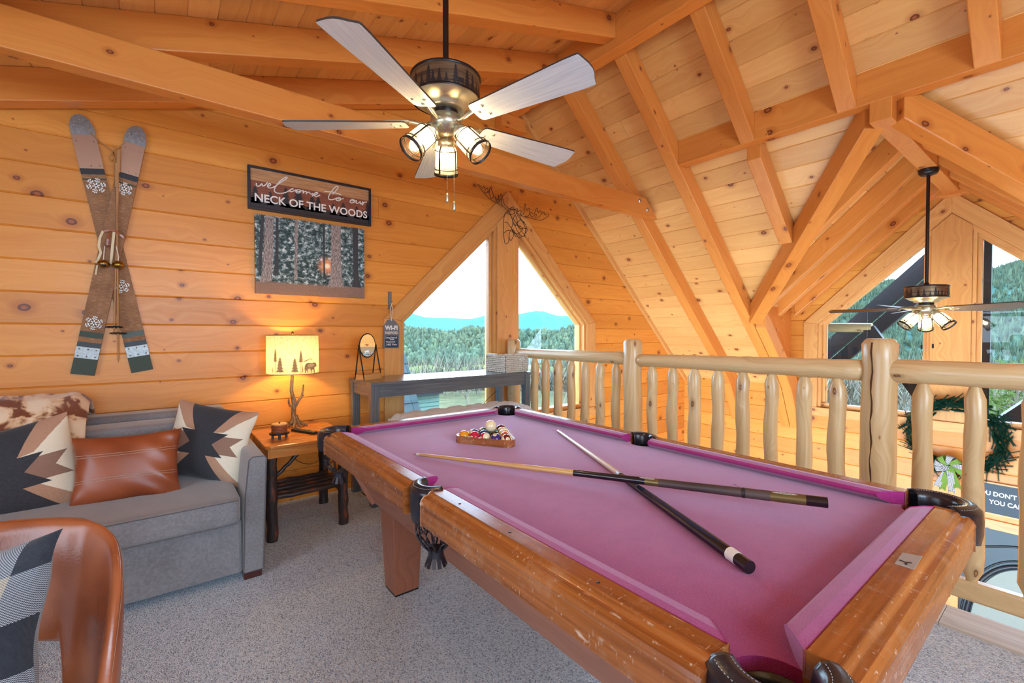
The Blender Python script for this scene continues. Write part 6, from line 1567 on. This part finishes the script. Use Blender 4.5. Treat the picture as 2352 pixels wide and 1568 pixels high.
# ============================================================ OUTDOORS
def hgt(az, r):
    def ss(x): x = max(0, min(1, x)); return x * x * (3 - 2 * x)
    z = -3.6 - 1.8 * ss((r - 8) / 20) - 25 * ss((r - 25) / 230)
    w2 = ss((az - 55) / 24)
    H = (36 - 2) * (1 - w2) + (96 + 3.0 * max(0, az - 79)) * w2
    r0, r1 = (440, 850) if w2 < .5 else (220, 800)
    r0 = 440 * (1 - w2) + 260 * w2
    z += H * ss((r - r0) / (r1 - r0 + 1)) * (1 + .10 * sin(az * .55 + 1) + .05 * sin(az * 1.4))
    z += (104 + 20 * sin(az * .34 + .5) + 9 * sin(az * 1.1)) * ss((r - 1100) / 1600)
    z += 1.6 * sin(az * .9 + r * .02) * ss((r - 60) / 200)
    return z
m = MB(); AZ = [-60 + 190 * i / 190 for i in range(191)]; RR = [5, 8, 12, 18, 26, 36, 50, 70, 95, 130, 170, 210, 250, 290, 330, 370, 400, 430, 450, 480, 520, 570, 630, 690, 750, 800, 850, 950, 1100, 1300, 1600, 1900, 2300, 2700, 3200, 4000]
def gp(az, r): return Vector((sin(radians(az)) * r, cos(radians(az)) * r, hgt(az, r)))
b = 0
for r in RR:
    for az in AZ: m.v.append(gp(az, r))
nA = len(AZ)
for j in range(len(RR) - 1):
    for i in range(nA - 1):
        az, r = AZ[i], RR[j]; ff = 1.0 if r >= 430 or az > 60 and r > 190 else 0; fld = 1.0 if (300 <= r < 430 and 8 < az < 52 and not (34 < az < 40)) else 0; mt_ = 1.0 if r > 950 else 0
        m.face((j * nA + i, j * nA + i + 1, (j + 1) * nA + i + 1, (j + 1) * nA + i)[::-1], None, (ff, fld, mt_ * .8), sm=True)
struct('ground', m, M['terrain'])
rt_ = random.Random(13); m = MB()
def crown(p, h, w, conif, m):
    rn = (rt_.random(), 0, 0); k = 6; b = len(m.v); a0 = rt_.random() * 6
    lv = ((0.10, .55), (.45, 1.0 if not conif else .62), (.78, .72 if not conif else .3)) if not conif else ((.05, 1.0), (.5, .55), (.75, .25))
    for t, q in lv:
        for i in range(k): a = a0 + 2 * pi * i / k; s_ = w / 2 * q * rt_.uniform(.75, 1.2); m.v.append(p + Vector((cos(a) * s_, sin(a) * s_, h * t + rt_.uniform(-.05, .05) * h)))
    m.v.append(p + Vector((0, 0, h)))
    for l in range(2):
        for i in range(k): j = (i + 1) % k; m.face((b + l * k + i, b + l * k + j, b + (l + 1) * k + j, b + (l + 1) * k + i), None, rn)
    for i in range(k): m.face((b + 2 * k + i, b + 2 * k + (i + 1) % k, b + 3 * k), None, rn)
def fuzzy(p, h, m):
    rn = (rt_.random(), 0, 0)
    for k in range(12):
        a = rt_.uniform(0, 6.3); q = rt_.uniform(.1, .45) * h; t = rt_.uniform(.35, 1.0); c = p + Vector((cos(a) * q * .5, sin(a) * q * .5, h * rt_.uniform(0, .35))); e = p + Vector((cos(a) * q * (1.2 - t * .5), sin(a) * q * (1.2 - t * .5), h * t)); s_ = Vector((-sin(a), cos(a), .1)) * h * rt_.uniform(.03, .075)
        b = len(m.v); m.v += [c - s_, c + s_, e]; m.face((b, b + 1, b + 2), None, rn)
for i in range(6200):
    az = rt_.uniform(12, 52); r = 428 + 440 * rt_.random() ** 1.2; h = rt_.uniform(6, 11) * (1.2 if rt_.random() < .15 else 1); p = gp(az, r) - Vector((0, 0, .5))
    if rt_.random() < .55: fuzzy(p, h * .95, m)
    else: crown(p, h, h * rt_.uniform(.45, .7), rt_.random() < .5, m)
for i in range(9500):
    az = rt_.uniform(67, 92); r = 270 + 590 * rt_.random() ** .75; h = rt_.uniform(5, 8.5) * (1.2 if rt_.random() < .1 else 1); p = gp(az, r) - Vector((0, 0, .4))
    if rt_.random() < .86: fuzzy(p, h, m)
    else: crown(p, h, h * rt_.uniform(.3, .45), True, m)
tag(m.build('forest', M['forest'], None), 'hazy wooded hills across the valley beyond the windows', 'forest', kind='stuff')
# leafless brush on the near slope
m = MB()
for i in range(2600):
    az = rt_.uniform(10, 50) if i % 3 else rt_.uniform(68, 95); r = rt_.uniform(55, 290); p = gp(az, r); h = rt_.uniform(3.5, 8); rn = (rt_.random(), 0, 0)
    for k in range(16):
        a = rt_.uniform(0, 6.3); t = rt_.uniform(.25, .6); e = p + Vector((cos(a) * h * t * .8, sin(a) * h * t * .8, h * rt_.uniform(.6, 1.0))); st = p + Vector((0, 0, h * rt_.uniform(0, .5))); s_ = Vector((-sin(a), cos(a), 0)) * (.035 + r * .0006)
        b = len(m.v); m.v += [st - s_, st + s_, e]; m.face((b, b + 1, b + 2), None, rn)
tag(m.build('leafless_brush', M['twig'], None), 'tangle of leafless brush on the slope below the house', 'bushes', kind='stuff')
def bare_tree(p, h, seed, label, grp, mat='twig', r0=.10):
    rb = random.Random(seed); m = MB()
    def br(q, d, L, r, dep):
        P = [q]; dd = d.copy(); n_ = 4
        for i in range(n_): dd = (dd + Vector((rb.uniform(-.16, .16), rb.uniform(-.16, .16), rb.uniform(-.02, .12)))).normalized(); P.append(P[-1] + dd * L / n_)
        m.ring(P, [r * (1 - .55 * i / n_) for i in range(n_ + 1)], 5 if dep > 1 else 3, cap=False)
        if dep <= 0: return
        for k in range(rb.choice((2, 3, 3))):
            t = rb.randint(2, n_); a = rb.uniform(0, 6.3); e = (dd * .75 + Vector((cos(a), sin(a), rb.uniform(-.1, .5))) * .75).normalized(); br(P[t], e, L * rb.uniform(.55, .8), r * .5, dep - 1)
    br(Vector(p), Vector((0, 0, 1)), h * .36, r0, 5); o = m.build('bare_tree', M[mat], None); tag(o, label, 'tree', grp)
TR1 = [(1105, 905, 16, 'bare tree in the loft window nearest the centre post'), (1030, 915, 22, 'bare tree in the loft window above the tufted bench'), (985, 880, 38, 'bare tree beside the pale siding dormer outside'), (1075, 860, 46, 'tall bare tree rising before the green field'), (1230, 850, 30, 'bare tree behind the log balusters, left'), (1290, 860, 24, 'bare tree behind the log balusters, right')]
for i, (px, py_, D, lb) in enumerate(TR1):
    r = _FW + _RT * ((px - 1176) / FPX) - _UP * ((py_ - 784) / FPX); q = Vector((0, 0, CAMH)) + r * D; az = math.degrees(atan2(q.x, q.y)); g = gp(az, math.hypot(q.x, q.y)); bare_tree(g, (q.z - g.z) * 1.05, 40 + i, lb, 'bare trees outside the loft window', r0=.05 + D * .002)
TR2 = [(1950, 870, 24, 'pale bare tree low in the left gable pane'), (1985, 900, 19, 'pale bare tree just left of the big railing post'), (2090, 905, 30, 'bare tree between railing post and baluster')]
for i, (px, py_, D, lb) in enumerate(TR2):
    r = _FW + _RT * ((px - 1176) / FPX) - _UP * ((py_ - 784) / FPX); q = Vector((0, 0, CAMH)) + r * D; az = math.degrees(atan2(q.x, q.y)); g = gp(az, math.hypot(q.x, q.y)); bare_tree(g, (q.z - g.z) * 1.05, 60 + i, lb, 'bare trees outside the gable window', mat='birch', r0=.04)
def pine_tree(px, py_, D, lb, seed):
    r = _FW + _RT * ((px - 1176) / FPX) - _UP * ((py_ - 784) / FPX); q = Vector((0, 0, CAMH)) + r * D; az = math.degrees(atan2(q.x, q.y)); g = gp(az, math.hypot(q.x, q.y)); h = (q.z - g.z); rb = random.Random(seed)
    rt = thing('pine_tree', lb, 'tree', tuple(g), 'pine trees outside the gable window'); m = MB(); m.ring([g, g + Vector((0, 0, h * .95))], [.11, .02], 8); m.build('trunk', M['twig'], rt); m = MB()
    for i in range(60):
        t = .25 + .75 * i / 60; L = (1 - t) * h * .28 + .25; a = rb.uniform(0, 6.3); d = Vector((cos(a), sin(a), .35)).normalized(); p = g + Vector((0, 0, h * t)); m.bar(p, p + d * L, .018, .018)
        for k in range(int(5 + L * 6)):
            c = p + d * L * rb.uniform(.35, 1.05) + Vector((rb.uniform(-.1, .1), rb.uniform(-.1, .1), rb.uniform(0, .1))); rn = (rb.random(), 0, 0)
            for w in range(12):
                e = Vector((rb.uniform(-1, 1), rb.uniform(-1, 1), rb.uniform(-.2, 1))).normalized() * .17; s_ = e.cross(Vector((.3, .4, .8))).normalized() * .007; b = len(m.v); m.v += [c - s_, c + s_, c + e]; m.face((b, b + 1, b + 2), None, rn)
    m.build('foliage', M['needles'], rt)
pine_tree(2338, 838, 11, 'yellow-green pine tree in the right gable pane', 3); pine_tree(2285, 846, 15, 'smaller pine tree beside the dark porch post', 5)
# shingled lower roof and siding dormer seen in the loft window
sh = thing('shingle_roof', 'grey shingled lower roof outside the left of the loft window', 'roof', (1.5, 5.2, .3)); m = MB(); slp = 1.55
for k in range(16):
    z1 = 1.03 - k * .115; z0 = z1 - .120; y1 = 5.01 + (z1 - .34) / slp; y0 = 5.01 + (z0 - .34) / slp; x = .2 - rt_.uniform(0, .3)
    while x < 2.5:
        x2 = min(2.5, x + rt_.uniform(.2, .34)); m.hexa([(x, y0 - .012, z0), (x2 - .004, y0 - .012, z0), (x2 - .004, y0 + .012, z0 + .0), (x, y0 + .012, z0), (x, y1 - .004, z1), (x2 - .004, y1 - .004, z1), (x2 - .004, y1 + .012, z1), (x, y1 + .012, z1)], (1, 0, 0)); x = x2
m.build('shingles', M['shingle'], sh)
m = MB(); m.prism([(0, 5.46, 1.03), (0, 5.03, .33), (0, 4.3, -.85), (0, 6.6, -.85)], (2.49, 0, 0)); m.build('roof_deck', M['stain'], sh)
sd_ = thing('siding_dormer', 'small dormer with pale green siding outside the loft window', 'dormer', (3.4, 7.2, -.5)); a_ = at(953, 905, 1, 7.0); b_ = at(1010, 905, 1, 7.0); m = MB()
for k in range(14): z = a_.z - .02 - k * .07; m.hexa([(a_.x - .5, 7.0, z - .07), (b_.x, 7.0, z - .07), (b_.x, 7.6, z - .07), (a_.x - .5, 7.6, z - .07), (a_.x - .5, 7.012, z), (b_.x - .01, 7.012, z), (b_.x - .01, 7.6, z), (a_.x - .5, 7.6, z)], (1, 0, 0))
m.build('siding', M['siding'], sd_); m = MB(); m.box((a_.x - .55, 6.93, a_.z - .02), (b_.x + .03, 7.7, a_.z + .03)); m.build('roof_cap', M['stain'], sd_)
# porch beyond the gable window
pr = thing('porch_roof', 'dark-stained porch rafters outside the gable window', 'porch roof', (7.2, .87, 2.6))
for x, dz, dp in ((8.0, 2.30, .24), (8.02, 2.585, .30), (7.2, 2.86, .16)):
    m = MB(); q3 = lambda y, o=0: (x, y, dz + o - 1.06 * (y - .87)); ye = .87 + 2.45
    m.prism([q3(.62), q3(.62, dp), q3(ye, dp), q3(ye)], (.10, 0, 0), g=(0, 1, -1.06)); m.build('rafter', M['stain'], pr)
m = MB(); m.box((XG + .3, .80, 2.72), (XO, .94, 3.0), g=(1, 0, 0)); m.build('ridge', M['stain'], pr)
po = MB(); _pa, _pb = at(2276, 700, 0, 7.5), at(2241, 700, 0, 7.5); po.box((7.5, _pa.y, -4.5), (7.56, _pb.y, 2.9), g=(0, 0, 1)); tag(po.build('porch_post', M['stain'], None), 'dark square porch post outside the right gable pane', 'post')
pl3 = MB(); pl3.ring([at(1880, 752, 0, 7.5), at(1950, 752, 0, 7.5), at(2003, 752, 0, 7.5)], [.062, .064, .060], 14); tag(pl3.build('porch_log', M['log'], None), 'short peeled log outside the upper left gable pane', 'log')
m = MB(); m.bar(at(1996, 750, 0, 7.5) + Vector((0, 0, -.02)), at(2110, 905, 0, 7.5), .10, .13); tag(m.build('porch_brace', M['stain'], None), 'dark diagonal porch brace below the outside log', 'brace')
lr_ = MB(); A1, A2 = at(2275, 972, 0, 8.2), at(2352, 922, 0, 8.2); dd = A2 - A1; lr_.prism([A1, A2 + dd * 1.5, A2 + dd * 1.5 - Vector((0, 0, 1.3)), A1 - Vector((0, 0, .6))], (1.2, 0, 0))
tag(lr_.build('lower_roof', M['stain'], None), 'dark lower roof corner outside the right gable pane', 'roof')
